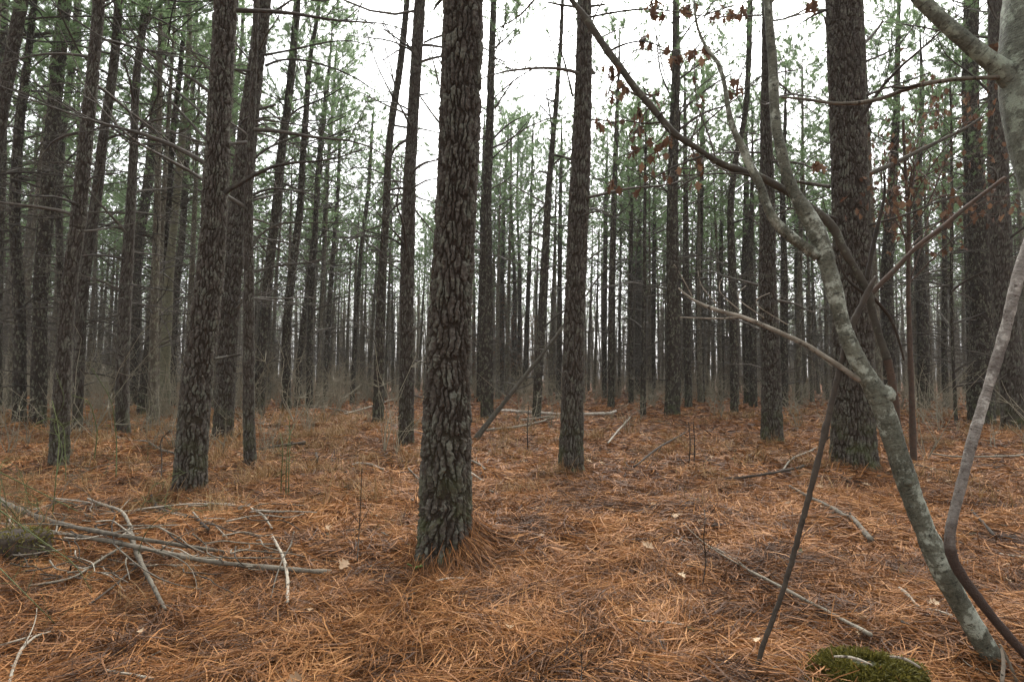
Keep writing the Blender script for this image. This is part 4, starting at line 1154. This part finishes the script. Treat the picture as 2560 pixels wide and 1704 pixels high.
# swollen ring at the elbow and a knot lower down
for (x, y, rr) in ((2206, 985, .052), (2268, 1206, .018)):
    p, _ = at_depth(x, y, SD - (.045 if rr < .03 else .0)); p = p - base
    t = np.linspace(-1, 1, 9); prof = np.stack([p[0] + t * 0, p[1] + t * (.02 if rr < .03 else 0), p[2] + t * (0 if rr < .03 else rr * .9), rr * np.sqrt(np.clip(1 - t ** 2, .01, 1))], 1)
    limb(mb, prof, 16, .3, .4, 8, False)
mb.build('trunk', M_SAPLING, root_s)
def sap_limb(name, pix, m, dd=None, n=None, rootobj=root_s, b=base, d=SD, rough=.12, ns=14):
    p = pix_path(pix, d, n, 2, dd); p[:, :3] -= b
    mb = MB(); limb(mb, p, ns, rough, .5, len(pix)); return mb.build(name, m, rootobj), p
sap_limb('limb', [(2045,640,26),(2029,625,26),(1996,609,25),(1941,560,24),(1917,521,22),(1906,472,20),(1876,417,20),(1859,373,18),(1832,324,14),(1818,263,12),(1812,208,11),(1793,148,10),(1766,126,8),(1740,60,6),(1735,0,5)], M_SAPLING, n=150)
sap_limb('limb', [(2150,950,16),(2139,943,14),(2095,913,13),(2017,862,12),(1948,830,11),(1898,808,11),(1852,790,10),(1798,777,9),(1755,762,8),(1720,742,6),(1696,720,4)], M_STICK_PALE, dd=[0,0,.02,.05,.1,.15,.2,.25,.3,.34,.38], n=110)
sap_limb('twig', [(1852,792,6),(1800,797,5),(1750,795,4),(1700,793,3)], M_STICK_PALE, dd=[.2,.22,.24,.26], n=30, ns=7)
for k in range(5):
    rg2 = np.random.default_rng(k)
    x0, y0 = 1700 + 60 * k, 730 + 18 * k
    sap_limb('twig', [(x0 + 30, y0 + 10, 3), (x0 + 10 - 20 * k, y0 - 30 - 5 * k, 2.5), (x0 - 15, y0 - 70, 1.5)], M_STICK_PALE, dd=[.3 - .03 * k] * 3, n=14, ns=5)

# ------------------------------------------------------------------ bent oak stem with the long arching limb
OD = 2.86
stem_pix = [(2478,1640,19),(2440,1570,19),(2362,1420,18),(2308,1290,18),(2266,1150,18),(2242,1055,18),(2235,981,20),(2221,904,21),(2199,844,20),(2177,768,22),(2172,730,26),(2139,675,22),(2106,620,22),(2084,565,24),(2017,510,22),(1944,465,20),(1898,440,20),(1838,423,19),(1792,405,20),(1765,387,19),(1725,358,18),(1686,338,21),(1659,305,20),(1626,263,19),(1586,220,20),(1556,175,19),(1520,130,20),(1464,45,20),(1428,0,15),(1380,-70,12),(1330,-150,8)]
op = pix_path([(x, y, w * .84) for x, y, w in stem_pix], OD, 330, 1)
ob = op[0, :3].copy(); op[:, :3] -= ob
root_o = empty('arching_oak', ob, 'slender dark oak stem arching across the upper right and keeping a few dead leaves', 'oak')
mb = MB(); limb(mb, op[:115], 12, .2, .5, 2, True, .03); mb.build('stem', M_RUST, root_o)
mb = MB(); limb(mb, op[112:], 12, .2, .5, 4, True, .03); mb.build('limb', M_OAKLIMB, root_o)
def oak_limb(pix, m=M_DEAD, dd=None, n=None, name='limb', ns=9): return sap_limb(name, pix, m, dd, n, root_o, ob, OD, .18, ns)
oak_limb([(2177,735,16),(2200,708,13),(2227,686,12),(2292,614,11),(2347,576,11),(2424,510,10),(2512,444,9)], M_RUST, n=70)
oak_limb([(2166,700,11),(2178,640,10),(2188,592,10),(2205,520,8),(2213,488,6),(2210,430,4)], M_STICK_DARK, n=50)
oak_limb([(2172,740,10),(2140,720,8),(2110,690,6),(2095,640,4)], M_STICK_DARK, n=30)
oak_limb([(2185,745,8),(2225,790,8),(2245,840,6),(2260,900,4)], M_RUST, n=30)
OAKTW = [[(1556,175,6),(1530,200,5),(1520,235,3)], [(1586,220,6),(1620,240,5),(1650,235,3)], [(1626,263,6),(1600,300,4),(1595,340,3)], [(1686,338,7),(1660,360,5),(1640,380,3),(1612,395,2)],
         [(1520,130,6),(1560,110,5),(1610,100,4),(1660,120,3)], [(1725,358,6),(1740,400,4),(1745,440,3)], [(1765,387,6),(1700,410,5),(1640,440,4),(1600,470,2)],
         [(1464,45,6),(1540,30,5),(1620,20,4),(1690,30,3),(1760,40,2)], [(1792,405,5),(1770,330,4),(1740,260,3),(1735,130,2)], [(1659,305,5),(1610,310,4),(1560,300,3),(1510,310,2)],
         [(1898,440,5),(1840,432,5),(1770,435,4),(1700,440,3),(1630,440,2)]]
tips = []
for t in OAKTW:
    o, p = oak_limb(t, n=24, name='twig', ns=6, dd=[.02 * k * (1 if len(tips) % 2 else -1) for k in range(len(t))])
    tips += [p[-1, :3], p[-6, :3], p[int(len(p) * .6), :3]]

def oak_leaf(mb, p, size, rng, hang=True, tint=None):
    """a lobed, curled oak leaf"""
    t = np.linspace(0, 1, 11)
    wd = size * .30 * np.sin(np.pi * np.clip(t, .02, 1) ** .85) * (1 + .45 * np.sin(t * 20 + rng.random())) + size * .012
    curl = rng.uniform(.2, 1.2); z = curl * size * .25 * t ** 2
    L = np.stack([t * size, -wd, z + wd * rng.uniform(.2, .9)], 1); Mx = np.stack([t * size, 0 * t, z], 1); Rr = np.stack([t * size, wd, z + wd * rng.uniform(.2, .9)], 1)
    V = np.stack([L, Mx, Rr], 1).reshape(-1, 3)
    if hang: e = Euler((rng.uniform(-1, 1), rng.uniform(.8, 1.9), rng.uniform(0, 6.28)))
    else: e = Euler((rng.uniform(-.4, .4), rng.uniform(-.3, .3), rng.uniform(0, 6.28)))
    V = V @ np.array(e.to_matrix()).T + p
    i = np.arange(10)[:, None] * 3
    Q = np.concatenate([i + np.array([[0, 1, 4, 3]]), i + np.array([[1, 2, 5, 4]])])
    mb.add(V, Q, rng.random() if tint is None else tint)
rng = np.random.default_rng(31)
mb = MB()
for (x, y, n) in ((1528,190,5),(1556,232,4),(1612,108,6),(1628,40,3),(1592,300,4),(1662,372,6),(1688,160,5),(1722,38,5),(1730,150,6),(1765,140,4),(1788,48,3),(1830,55,6),(1855,45,3),(2030,22,5),(1838,230,4),(1590,345,4),(1586,385,4),(1532,472,3),(1745,410,5),(1640,15,3),(2042,430,5),(1505,315,3)):
    p, _ = at_depth(x, y - 22, OD + rng.normal() * .12); p = p - ob
    up = op[112:, :3] if y > 100 else np.concatenate([op[112:, :3]] + [np.array(tips)])
    q = up[np.argmin(np.linalg.norm(up - p - [0, 0, .06], axis=1))]
    s1 = np.linspace(0, 1, 10)[:, None]
    b = MB(); limb(b, np.concatenate([q + (p - q) * s1 + np.array([0, 0, .05]) * np.sin(s1 * 3.14) + rng.normal(size=3) * .02 * np.sin(s1 * 5), np.linspace(.004, .0018, 10)[:, None]], 1), 5, .2)
    b.build('twig', M_DEAD, root_o)
    for k in range(n + 2): oak_leaf(mb, p + rng.normal(size=3) * .016, rng.uniform(.035, .065), rng)
for p in tips:
    for k in range(int(rng.integers(1, 4))): oak_leaf(mb, p + rng.normal(size=3) * .025, rng.uniform(.035, .06), rng)
mb.build('foliage', M_OAKLEAF, root_o)

# ------------------------------------------------------------------ young oak behind with rusty stem and many dead leaves
YD = base_depth(1155)
root_y, YD, yp = stem_tree('young_oak', 'young oak with a thin rusty stem and many dead brown leaves', 'oak',
   [(2284,1157,16),(2278,950,13),(2272,800,11),(2270,713,10),(2273,548,9),(2262,420,7),(2258,300,6)], 0, M_RUST, 10, .15)
yb = np.array(root_y.location)
mb = MB(); tw, tr = [], []
leafspots = []
for k in range(26):
    y0 = rng.uniform(330, 640); j = int(np.interp(y0, [300, 713, 1157], [len(yp) - 1, len(yp) * .4, 0])); j = min(j, len(yp) - 2)
    st = yp[j, :3]
    tx, ty = rng.uniform(2150, 2560), rng.uniform(190, 600)
    e, _ = at_depth(tx, ty, YD + rng.normal() * 1.0); e = e - yb
    s = np.linspace(0, 1, 10)[:, None]
    p = st + (e - st) * s + np.array([0, 0, .25]) * np.sin(s * 3.14) + rng.normal(size=3) * .12 * np.sin(s * 6)
    r = np.linspace(.012, .003, 10)
    b = MB(); limb(b, np.concatenate([p, r[:, None]], 1), 6, .1, .5, k)
    for q in range(7):
        jj = int(rng.integers(3, 10)); dr = (e - st) / np.linalg.norm(e - st) + rng.normal(size=3) * .8; dr /= np.linalg.norm(dr); l2 = rng.uniform(.2, .6)
        tp = p[jj] + dr * l2 * np.linspace(0, 1, 5)[:, None]
        b.add(*vtube(tp[None], np.linspace(.004, .002, 5)[None], 3)); leafspots += [tp[-1], tp[2], tp[3]]
    b.build('branch', M_RUST, root_y)
for p in leafspots:
    if rng.random() < .8: oak_leaf(mb, p + rng.normal(size=3) * .05, rng.uniform(.06, .12), rng)
mb.build('foliage', M_OAKLEAF, root_y)

# ------------------------------------------------------------------ grey trunk in the upper right corner
GD = 2.5
gp = pix_path([(2900,1640,130),(2800,1150,125),(2705,800,120),(2640,520,115),(2600,380,112),(2570,250,116),(2560,170,112),(2570,60,106),(2580,-60,104),(2590,-400,95),(2600,-1200,70),(2600,-1900,20)], GD, 300, 1)
gb = gp[0, :3].copy(); gp[:, :3] -= gb
root_g = empty('lichened_tree', gb, 'thick pale grey lichened tree leaning in at the upper right corner', 'tree')
mb = MB(); limb(mb, gp, 40, .08, .5, 6, True, .02); mb.build('trunk', M_GREYTRUNK, root_g)
def g_limb(pix, n, dd=None, name='limb', ns=16, m=M_GREYTRUNK): return sap_limb(name, pix, m, dd, n, root_g, gb, GD, .1, ns)
g_limb([(2560,225,66),(2530,195,54),(2505,172,46),(2457,140,37),(2411,100,34),(2357,55,34),(2314,12,34),(2285,-20,33),(2230,-100,34),(2150,-260,26),(2080,-500,12)], 120)
g_limb([(2530,190,20),(2490,193,12),(2457,195,9),(2393,197,10),(2339,205,11),(2293,213,12),(2250,229,11),(2200,248,10),(2150,258,10),(2089,260,8),(2036,252,8),(2000,246,7),(1954,244,5)], 110, [0,0,0,.05,.1,.12,.15,.18,.2,.22,.25,.28,.3], ns=10, m=M_STICK_GREY)
g_limb([(2300,210,6),(2260,222,6),(2220,215,5),(2170,240,3)], 30, [.1,.12,.13,.15], 'twig', 6, M_STICK_DARK)
mb = MB()
for (x, y) in ((2480,110),(2500,130),(2470,125),(2505,95)):
    p, _ = at_depth(x, y, GD + .1); oak_leaf(mb, p - gb, .09, rng)
mb.build('foliage', M_OAKLEAF, root_g)

# ------------------------------------------------------------------ leaning stick and bleached bent pole
lp = pix_path([(x, y, w * .85) for x, y, w in [(1884,1690,13),(1919,1579,13),(1963,1464,15),(1999,1327,15),(2040,1173,16),(2084,987,18),(2122,830,18),(2155,757,20),(2180,712,14),(2190,690,8)]], 2.58, 110, 1, [0,.02,.04,.06,.08,.12,.16,.19,.2,.2])
lb = lp[0, :3].copy(); lp[:, :3] -= lb
root_l = empty('leaning_stick', lb, 'dark wet straight stick leaning from the needles up into the oak crotch', 'stick')
lp[1:-1, :3] += RNG.normal(size=(108, 3)) * .0012
mb = MB(); limb(mb, lp, 12, .26, .5, 12, True, .04); mb.build('stem', M_STICK_DARK, root_l)
for j, s_ in ((60, 1), (80, -1), (92, 1)):
    dr = np.array([.035 * s_, -.01, .03]); mb = MB(); limb(mb, np.array([[*lp[j, :3], .006], [*(lp[j, :3] + dr * .6), .005], [*(lp[j, :3] + dr), .003]]), 6); mb.build('twig_stub', M_STICK_DARK, root_l)

PD = 2.45
pp = pix_path([(2660,1745,22),(2556,1628,22),(2484,1546,24),(2430,1475,25),(2385,1412,26),(2370,1372,25),(2372,1340,24),(2380,1299,24),(2402,1217,24),(2430,1102,25),(2468,976,26),(2512,833,28),(2539,713,28),(2562,640,28),(2600,520,26),(2680,260,22),(2760,0,16)], PD, 220, 1)
pb = pp[0, :3].copy(); pp[:, :3] -= pb
root_p = empty('bent_pole', pb, 'bleached bare pole with a sharp bend low down, cut by the right edge', 'pole')
mb = MB(); pp[:, 3] *= .9; limb(mb, pp, 14, .2, .5, 21, True, .04)
sv = np.clip((np.arange(len(mb.v[0])) // 14 - 1) / 220.0, 0, 1)
bend = int(np.argmin(np.abs(pp[:, 2] + pb[2] - at_depth(2375, 1380, PD)[0][2]))) / 220.0
mb.t = [np.clip((sv - bend) * 9 + .25, 0, 1).astype(np.float32)]
mb.build('stem', M_PALEPOLE, root_p)

# pale twigs at the foot of the sapling
for i, (lab, pix) in enumerate((('left one of two white twigs standing at the sapling foot', [(2502,1612,6),(2510,1650,7),(2505,1704,9)]), ('right one of two white twigs standing at the sapling foot', [(2500,1610,6),(2525,1660,6),(2545,1710,7)]))):
    p = pix_path(pix, 2.5, 20, 1); c = p[0, :3].copy(); p[:, :3] -= c
    mb = MB(); limb(mb, p, 8, .2); tag(mb.build('dry_twig', M_STICK_PALE, None, c), lab, 'twig')

# ------------------------------------------------------------------ mossy stump bottom right, rotten stump left
def stump(name, label, px, py, rx, ry, h, moss_n, m_core, seed, ridge=.35):
    c, _ = on_ground(px, py)
    g = float(gz(c[0], c[1]))
    root = empty(name, (c[0], c[1], g), label, 'stump')
    rg = np.random.default_rng(seed)
    nu, nv = 60, 26
    th = np.arange(nu) * 2 * math.pi / nu; t = np.linspace(0, 1, nv)
    prof = np.where(t < .7, 1.12 - .25 * t, (1.12 - .175) * np.sqrt(np.clip(1 - ((t - .7) / .3) ** 2, 0, 1)) + .02)
    zz = np.where(t < .7, t / .7 * .82, .82 + .18 * np.sin((t - .7) / .3 * math.pi / 2)) * h - .06
    lob = 1 + ridge * vnoise(np.cos(th) * 2.2 + seed, np.sin(th) * 2.2, seed)
    R = prof[:, None] * lob[None, :] * (1 + .16 * vnoise(np.cos(th)[None, :] * 4, np.sin(th)[None, :] * 4 + t[:, None] * 5, seed + 3))
    V = np.stack([R * rx * np.cos(th), R * ry * np.sin(th), zz[:, None] + .05 * h * vnoise(R * np.cos(th) * 4, R * np.sin(th) * 4, seed + 4)], -1)
    i = np.arange(nv - 1)[:, None] * nu; k = np.arange(nu)[None, :]; k2 = (k + 1) % nu
    Q = np.stack([i + k, i + k2, i + nu + k2, i + nu + k], -1).reshape(-1, 4)
    mb = MB(); mb.add(V.reshape(-1, 3), Q); mb.build('wood', m_core, root)
    # cushions of moss
    a = (2 + (nv - 2) * np.sqrt(rg.random(moss_n))).astype(int).clip(2, nv - 2); b = rg.integers(0, nu, moss_n)
    pos_ = V[a, b] + rg.normal(size=(moss_n, 3)) * .008
    nrm = pos_ / np.array([rx, ry, h]) ** 1; nrm[:, 2] = np.maximum(nrm[:, 2], .15) + .5; nrm /= np.linalg.norm(nrm, axis=1, keepdims=True)
    keep = vnoise(pos_[:, 0] * 14, pos_[:, 1] * 14 + pos_[:, 2] * 9, seed + 7) > -.6
    Vm, Fm, Tm = tuft_needles(pos_[keep], nrm[keep], 5, .026, .006, .75, rg)
    mb = MB(); mb.add(Vm, Fm, Tm)
    na = moss_n // 3; aa = rg.uniform(0, 6.283, na); rr_ = 1 + np.abs(rg.normal(size=na)) * .22 * (1 + .8 * vnoise(np.cos(aa) * 2, np.sin(aa) * 2, seed + 12))
    gx, gy = rx * rr_ * np.cos(aa), ry * rr_ * np.sin(aa)
    Vm, Fm, Tm = tuft_needles(np.stack([gx, gy, gz(gx + c[0], gy + c[1]) - g + .03], 1), np.tile([0, 0, 1.0], (na, 1)), 4, .02, .005, .7, rg)
    mb.add(Vm, Fm, Tm); mb.build('moss', M_MOSS, root)
    return root, V
stump('mossy_stump', 'low stump under green moss at the bottom edge, left of the sapling foot', 2178, 1752, .185, .15, .145, 26000, M_MOSSWOOD, 3, .55)
stump('rotten_stump', 'dark rotten stump sunk behind the brush heap at the left edge', 35, 1425, .22, .16, .24, 1500, M_ROT, 9, .5)
for i, (lab, a, b) in enumerate((('white twig lying over the right side of the mossy stump', (2225, 1640), (2300, 1668)), ('grey twig lying on the top of the mossy stump', (2085, 1640), (2180, 1662)))):
    pa, ma = at_depth(*a, 2.38); pb_, _ = at_depth(*b, 2.34)
    s = np.linspace(0, 1, 10)[:, None]; p = pa + (pb_ - pa) * s; p[:, 2] += .012 * np.sin(s[:, 0] * 3.1)
    c = p[0].copy(); mb = MB(); limb(mb, np.concatenate([p - c, np.full((10, 1), .0045)], 1), 7, .3); tag(mb.build('dry_twig', M_STICK_PALE, None, c), lab, 'twig')

# ------------------------------------------------------------------ pale leaves, a cone, a green sprig
LEAVES = [('pale leaf lying alone right of the middle pine', 1634, 1431, .11), ('small bright leaf near the bent dark upright twig', 1695, 1480, .08), ('white curled leaf on the open needles right of the middle pine', 1448, 1310, .08),
 ('tiny pale leaf close behind the white curled one', 1335, 1294, .07), ('left one of two pale leaves beside the foot of the straight pine', 1481, 1173, .12), ('right one of two pale leaves beside the foot of the straight pine', 1514, 1173, .12),
 ('large pale leaf standing up right of the leaning stick', 2254, 1464, .12), ('cream leaf just above the mossy stump', 2139, 1601, .08), ('white leaf left of the leaning stick foot', 1897, 1637, .07),
 ('pale leaf against the middle of the leaning stick', 1985, 1329, .07), ('pale leaf near the knobbly branch end', 2243, 1299, .1), ('long pale leaf right of the sapling knot', 2364, 1209, .13),
 ('round pale leaf between the sapling and the mossy stump', 2325, 1562, .08), ('large tan leaf at the tip of the long bare branch', 850, 1430, .13), ('small white leaf below the long bare branch', 614, 1480, .07),
 ('white fleck of leaf near the bottom left', 348, 1584, .06), ('grey leaf scrap below the peeled forked stick', 779, 1532, .07), ('yellowish leaf leaning on the foot of the middle pine', 1093, 1421, .07),
 ('pale leaf in front of the thick pine behind the sapling', 2040, 1225, .1), ('tan leaf on the floor right of the thick pine', 2290, 1120, .12)]
for i, (lab, x, y, s) in enumerate(LEAVES):
    c, _ = on_ground(x, y); mb = MB(); r3 = np.random.default_rng(i + 400)
    oak_leaf(mb, np.zeros(3), s * .8, r3, i in (6, 17), .3 + .7 * r3.random())
    tag(mb.build('fallen_leaf', M_PALELEAF, None, (c[0], c[1], float(gz(c[0], c[1])) + (.08 if i not in (6, 17) else .12))), lab, 'leaf', 'pale leaves fallen on the needles')
mb = MB(); r3 = np.random.default_rng(77)
for i in range(420):
    d_ = math.sqrt(r3.uniform(2.3 ** 2, 20 ** 2)); p = r3.uniform(-40, 2600)
    if p < 1100 and r3.random() < .6: continue
    x = (p - CX) / FPX * d_
    oak_leaf(mb, np.array([x, d_, float(gz(x, d_)) + .06]), r3.uniform(.04, .09), r3, False, r3.random() * .8)
tag(mb.build('leaf_litter', M_PALELEAF), 'scattered tan leaf scraps on the needles', 'leaves', kind='stuff')

c, _ = on_ground(1790, 1340)
root = empty('pine_cone', (c[0], c[1], float(gz(c[0], c[1])) + .045), 'small dark pine cone on the needles left of the leaning stick', 'pine cone')
mb = MB(); limb(mb, np.stack([np.linspace(-.04, .04, 9), np.zeros(9), np.zeros(9), .022 * np.sin(np.linspace(.25, 3, 9)) + .002], 1), 12, .1); mb.build('core', M_CONE, root)
mb = MB()
for k in range(70):
    f = k / 70; a = k * 2.4; r = .026 * math.sin(.3 + 2.6 * f) + .003; x = -.04 + .08 * f
    b = np.array([x, r * math.cos(a), r * math.sin(a)]); o_ = np.array([-.008, .010 * math.cos(a), .010 * math.sin(a)]); sd = np.array([0, -math.sin(a), math.cos(a)]) * .006
    mb.add(np.array([b - sd, b + sd, b + o_ + sd * .6, b + o_ - sd * .6]), [[0, 1, 2, 3]])
mb.build('scale_cover', M_CONE, root)

c, _ = on_ground(1042, 1432)
mb = MB(); r3 = np.random.default_rng(5)
for k in range(7): oak_leaf(mb, np.array([r3.normal() * .02, r3.normal() * .02, .02 + .03 * r3.random()]), .05, r3, False)
tag(mb.build('green_sprig', M_FRESH, None, (c[0], c[1], float(gz(c[0], c[1])) + .03)), 'small bright green sprig at the left foot of the middle pine', 'plant')

# ------------------------------------------------------------------ briars and upright dry stalks
BR = [('green briar stem arching low in front of the crooked pine', [(0,1180),(110,1235),(240,1300),(330,1330)], 1300),
 ('long green briar bowing from the left edge into the brush heap', [(0,1275),(90,1340),(190,1410),(230,1480)], 1480),
 ('bright green briar at the left edge beside the rotten stump', [(0,1420),(60,1480),(110,1530),(150,1570)], 1560),
 ('upright briar left of the brush heap', [(130,1300),(140,1200),(150,1080),(130,1000)], 1320),
 ('briar hooked over the foot of the briar wrapped pine', [(90,1060),(120,1040),(160,1060),(165,1200)], 1215),
 ('briar coiled up the lower trunk of the briar wrapped pine', [(140,1190),(160,1120),(130,1060),(165,1000),(140,930)], 1185),
 ('tall thin briar left of the crooked pine', [(290,1190),(292,1100),(280,1000),(230,920)], 1200),
 ('leafless briar spray between the left trunks', [(235,1150),(245,1080),(225,1000),(165,985)], 1160),
 ('left one of three upright green stalks right of the crooked pine', [(702,1240),(704,1180),(708,1120),(700,1080)], 1245),
 ('middle one of three upright green stalks right of the crooked pine', [(714,1245),(716,1180),(720,1100),(735,1060)], 1248),
 ('right one of three upright green stalks right of the crooked pine', [(722,1240),(722,1170),(726,1090),(722,1040)], 1243),
 ('dark dry stalk bending near the crooked pine foot', [(403,1195),(405,1150),(400,1100),(425,1075)], 1198),
 ('dry stalk standing left of the middle pine', [(893,1400),(898,1330),(902,1250),(905,1170)], 1400),
 ('thin dark upright twig standing right of centre in the open needles', [(1752,1491),(1766,1400),(1758,1340),(1764,1300),(1760,1272)], 1493),
 ('short dry stalk beyond the open needles, left of the rough pine', [(1735,1160),(1737,1110),(1734,1060)], 1162),
 ('dry stalk beside the short one, left of the rough pine', [(1722,1165),(1726,1110),(1722,1055)], 1166),
 ('dry stalk standing before the far pale log', [(1320,1130),(1318,1080),(1322,1010)], 1132),
 ('green briar rising at the foot of the crooked pine', [(470,1230),(490,1200),(505,1170),(520,1155)], 1225),
 ('dry stalk rising at the bottom edge right of centre', [(1452,1720),(1455,1660),(1450,1600)], 1722)]
for i, (lab, pix, yb_) in enumerate(BR):
    dpt = base_depth(yb_) - .12
    green = 'green' in lab or 'briar' in lab
    p = pix_path([(x, y, 2.8 if green else 3.2) for x, y in pix], dpt, 40, 1, [.15 * math.sin(k * 1.7 + i) for k in range(len(pix))])
    c = p[0, :3].copy(); p[:, :3] -= c
    p[:, 3] *= np.linspace(1, .55, 40)
    mb = MB(); limb(mb, p, 6, .15, .5, i)
    r3 = np.random.default_rng(i + 900)
    for q in range(9):
        j = int(r3.integers(6, 39)); dr = r3.normal(size=3) * [.6, .6, .4] + [0, 0, .35]; dr /= np.linalg.norm(dr); l2 = r3.uniform(.06, .22)
        tp = p[j, :3] + dr * l2 * np.linspace(0, 1, 5)[:, None] + r3.normal(size=3) * .04 * np.linspace(0, 1, 5)[:, None] ** 2
        limb(mb, np.concatenate([tp, np.linspace(p[j, 3] * .7, .0008, 5)[:, None]], 1), 4)
    tag(mb.build('briar' if 'briar' in lab else 'dry_stalk', M_BRIAR if green else M_STICK_DARK, None, c), lab, 'briar' if 'briar' in lab else 'stalk', 'thin stems on the forest floor')

r4 = np.random.default_rng(66)
for i in range(30):
    green = i % 3 != 2
    px, py = r4.uniform(-20, 470), r4.uniform(1060, 1420)
    c, mpp = on_ground(px, py); z = float(gz(c[0], c[1])); h = r4.uniform(.35, 1.1); a = r4.uniform(0, 6.283); le = r4.uniform(.2, .9) * h
    s_ = np.linspace(0, 1, 24)
    p = np.stack([le * math.cos(a) * s_ ** 1.6 + .03 * np.sin(5 * s_ + i), le * math.sin(a) * s_ ** 1.6, h * (s_ - .45 * s_ ** 2.4), np.linspace(.0032, .0014, 24)], 1)
    mb = MB(); limb(mb, p, 5, .15, .5, i)
    for q in range(8):
        j = int(r4.integers(5, 23)); dr = r4.normal(size=3) * [.6, .6, .3] + [0, 0, .3]; dr /= np.linalg.norm(dr)
        tp = p[j, :3] + dr * r4.uniform(.05, .2) * np.linspace(0, 1, 5)[:, None]
        limb(mb, np.concatenate([tp, np.linspace(.0018, .0008, 5)[:, None]], 1), 4)
    tag(mb.build('briar' if green else 'dry_stalk', M_BRIAR if green else M_STICK_GREY, None, (c[0], c[1], z)), 'thin green briar shoot rising among the left trunks and brush heap' if green else 'thin grey weed stalk rising among the left trunks and brush heap', 'briar' if green else 'stalk', 'green briar shoots at the left' if green else 'grey weed stalks at the left')

# two far beeches that keep rusty leaves
for i, (lab, x, y, h) in enumerate((('small far tree with rusty leaves seen just right of the middle pine', 1262, 994, 6.5), ('small far tree with rusty leaves behind the dead pole', 1330, 990, 5.5), ('faint rusty leaved small tree close against the right flank of the middle pine', 1195, 992, 6))):
    c, _ = on_ground(x, y); r3 = np.random.default_rng(i + 50)
    root = empty('rusty_tree', (c[0], c[1], float(gz(c[0], c[1])) - .05), lab, 'small tree')
    mb = MB(); limb(mb, np.stack([np.linspace(0, .3, 12) * r3.normal(), np.linspace(0, .2, 12), np.linspace(0, h, 12), np.linspace(.05, .01, 12)], 1), 7); mb.build('trunk', M_BRUSH, root)
    mb = MB()
    for k in range(420):
        z = h * r3.uniform(.25, 1); a = r3.uniform(0, 6.28); rr = (1.3 * (1 - .5 * z / h)) * math.sqrt(r3.random())
        oak_leaf(mb, np.array([rr * math.cos(a), rr * math.sin(a), z]), .11, r3, True, r3.uniform(.3, 1))
    mb.build('crown', M_OAKLEAF, root)

# ------------------------------------------------------------------ the damp air between the trunks
bx0, bx1, by0, by1, bz0, bz1 = -228, 228, -36, 266, -2.0, 22.0
mb = MB()
mb.add([[bx0, by0, bz0], [bx1, by0, bz0], [bx1, by1, bz0], [bx0, by1, bz0], [bx0, by0, bz1], [bx1, by0, bz1], [bx1, by1, bz1], [bx0, by1, bz1]],
       [[0, 3, 2, 1], [4, 5, 6, 7], [0, 1, 5, 4], [1, 2, 6, 5], [2, 3, 7, 6], [3, 0, 4, 7]])
hm, hn, hb, ho = mat('damp_air'); hn.nodes.remove(hb)
pv = N(hn, 'ShaderNodeVolumePrincipled'); pv.inputs['Color'].default_value = (.97, .98, .96, 1); pv.inputs['Density'].default_value = HAZE; pv.inputs['Anisotropy'].default_value = .2
hn.links.new(pv.outputs[0], ho.inputs['Volume'])
if HAZE: tag(mb.build('haze', hm, smooth=False), 'thin damp haze between the trunks', 'haze', kind='stuff')

# ------------------------------------------------------------------ light, sky, camera
W = bpy.data.worlds.new('World'); SC.world = W; W.use_nodes = True
nt = W.node_tree; bg = nt.nodes['Background']
sky = nt.nodes.new('ShaderNodeTexSky'); sky.sky_type = 'NISHITA'; sky.sun_disc = False
SUN_EL, SUN_AZ = math.radians(52), math.radians(15)
sky.sun_elevation = SUN_EL; sky.sun_rotation = SUN_AZ; sky.dust_density = 4.0; sky.ozone_density = 1.0
hs = nt.nodes.new('ShaderNodeHueSaturation'); hs.inputs['Saturation'].default_value = 0.10
nt.links.new(sky.outputs[0], hs.inputs['Color']); nt.links.new(hs.outputs[0], bg.inputs['Color'])
bg.inputs['Strength'].default_value = 0.15
sun = bpy.data.lights.new('sun', 'SUN'); sun.energy = 1.2; sun.angle = math.radians(30); sun.color = (1, .97, .92)
so = bpy.data.objects.new('sun', sun); COL.objects.link(so)
sd = Vector((math.sin(SUN_AZ) * math.cos(SUN_EL), math.cos(SUN_AZ) * math.cos(SUN_EL), math.sin(SUN_EL)))
so.rotation_euler = sd.to_track_quat('Z', 'Y').to_euler()

cam = bpy.data.cameras.new('camera'); cam.sensor_width = 36; cam.lens = FPX / 2560 * 36; cam.clip_end = 2000; cam.clip_start = 0.05
co = bpy.data.objects.new('camera', cam); COL.objects.link(co)
co.location = (0, 0, CAM_H); co.rotation_euler = (math.pi / 2 + PITCH, 0, 0)
SC.camera = co

SC.view_settings.view_transform = 'Standard'; SC.view_settings.look = 'None'
SC.view_settings.exposure = 1.85; SC.view_settings.gamma = 1
SC.cycles.max_bounces = 8; SC.cycles.diffuse_bounces = 5; SC.cycles.glossy_bounces = 1; SC.cycles.transmission_bounces = 5
SC.cycles.caustics_reflective = False; SC.cycles.caustics_refractive = False
SC.cycles.volume_bounces = 0
SC.cycles.use_denoising = True
SC.cycles.denoising_prefilter = 'ACCURATE'
SC.cycles.denoiser = 'OPENIMAGEDENOISE'
SC.cycles.denoising_input_passes = 'RGB_ALBEDO_NORMAL'

for o in bpy.data.objects:
    if 'label' in o and not 4 <= len(o['label'].split()) <= 16: print('LABEL LENGTH', o['label'])
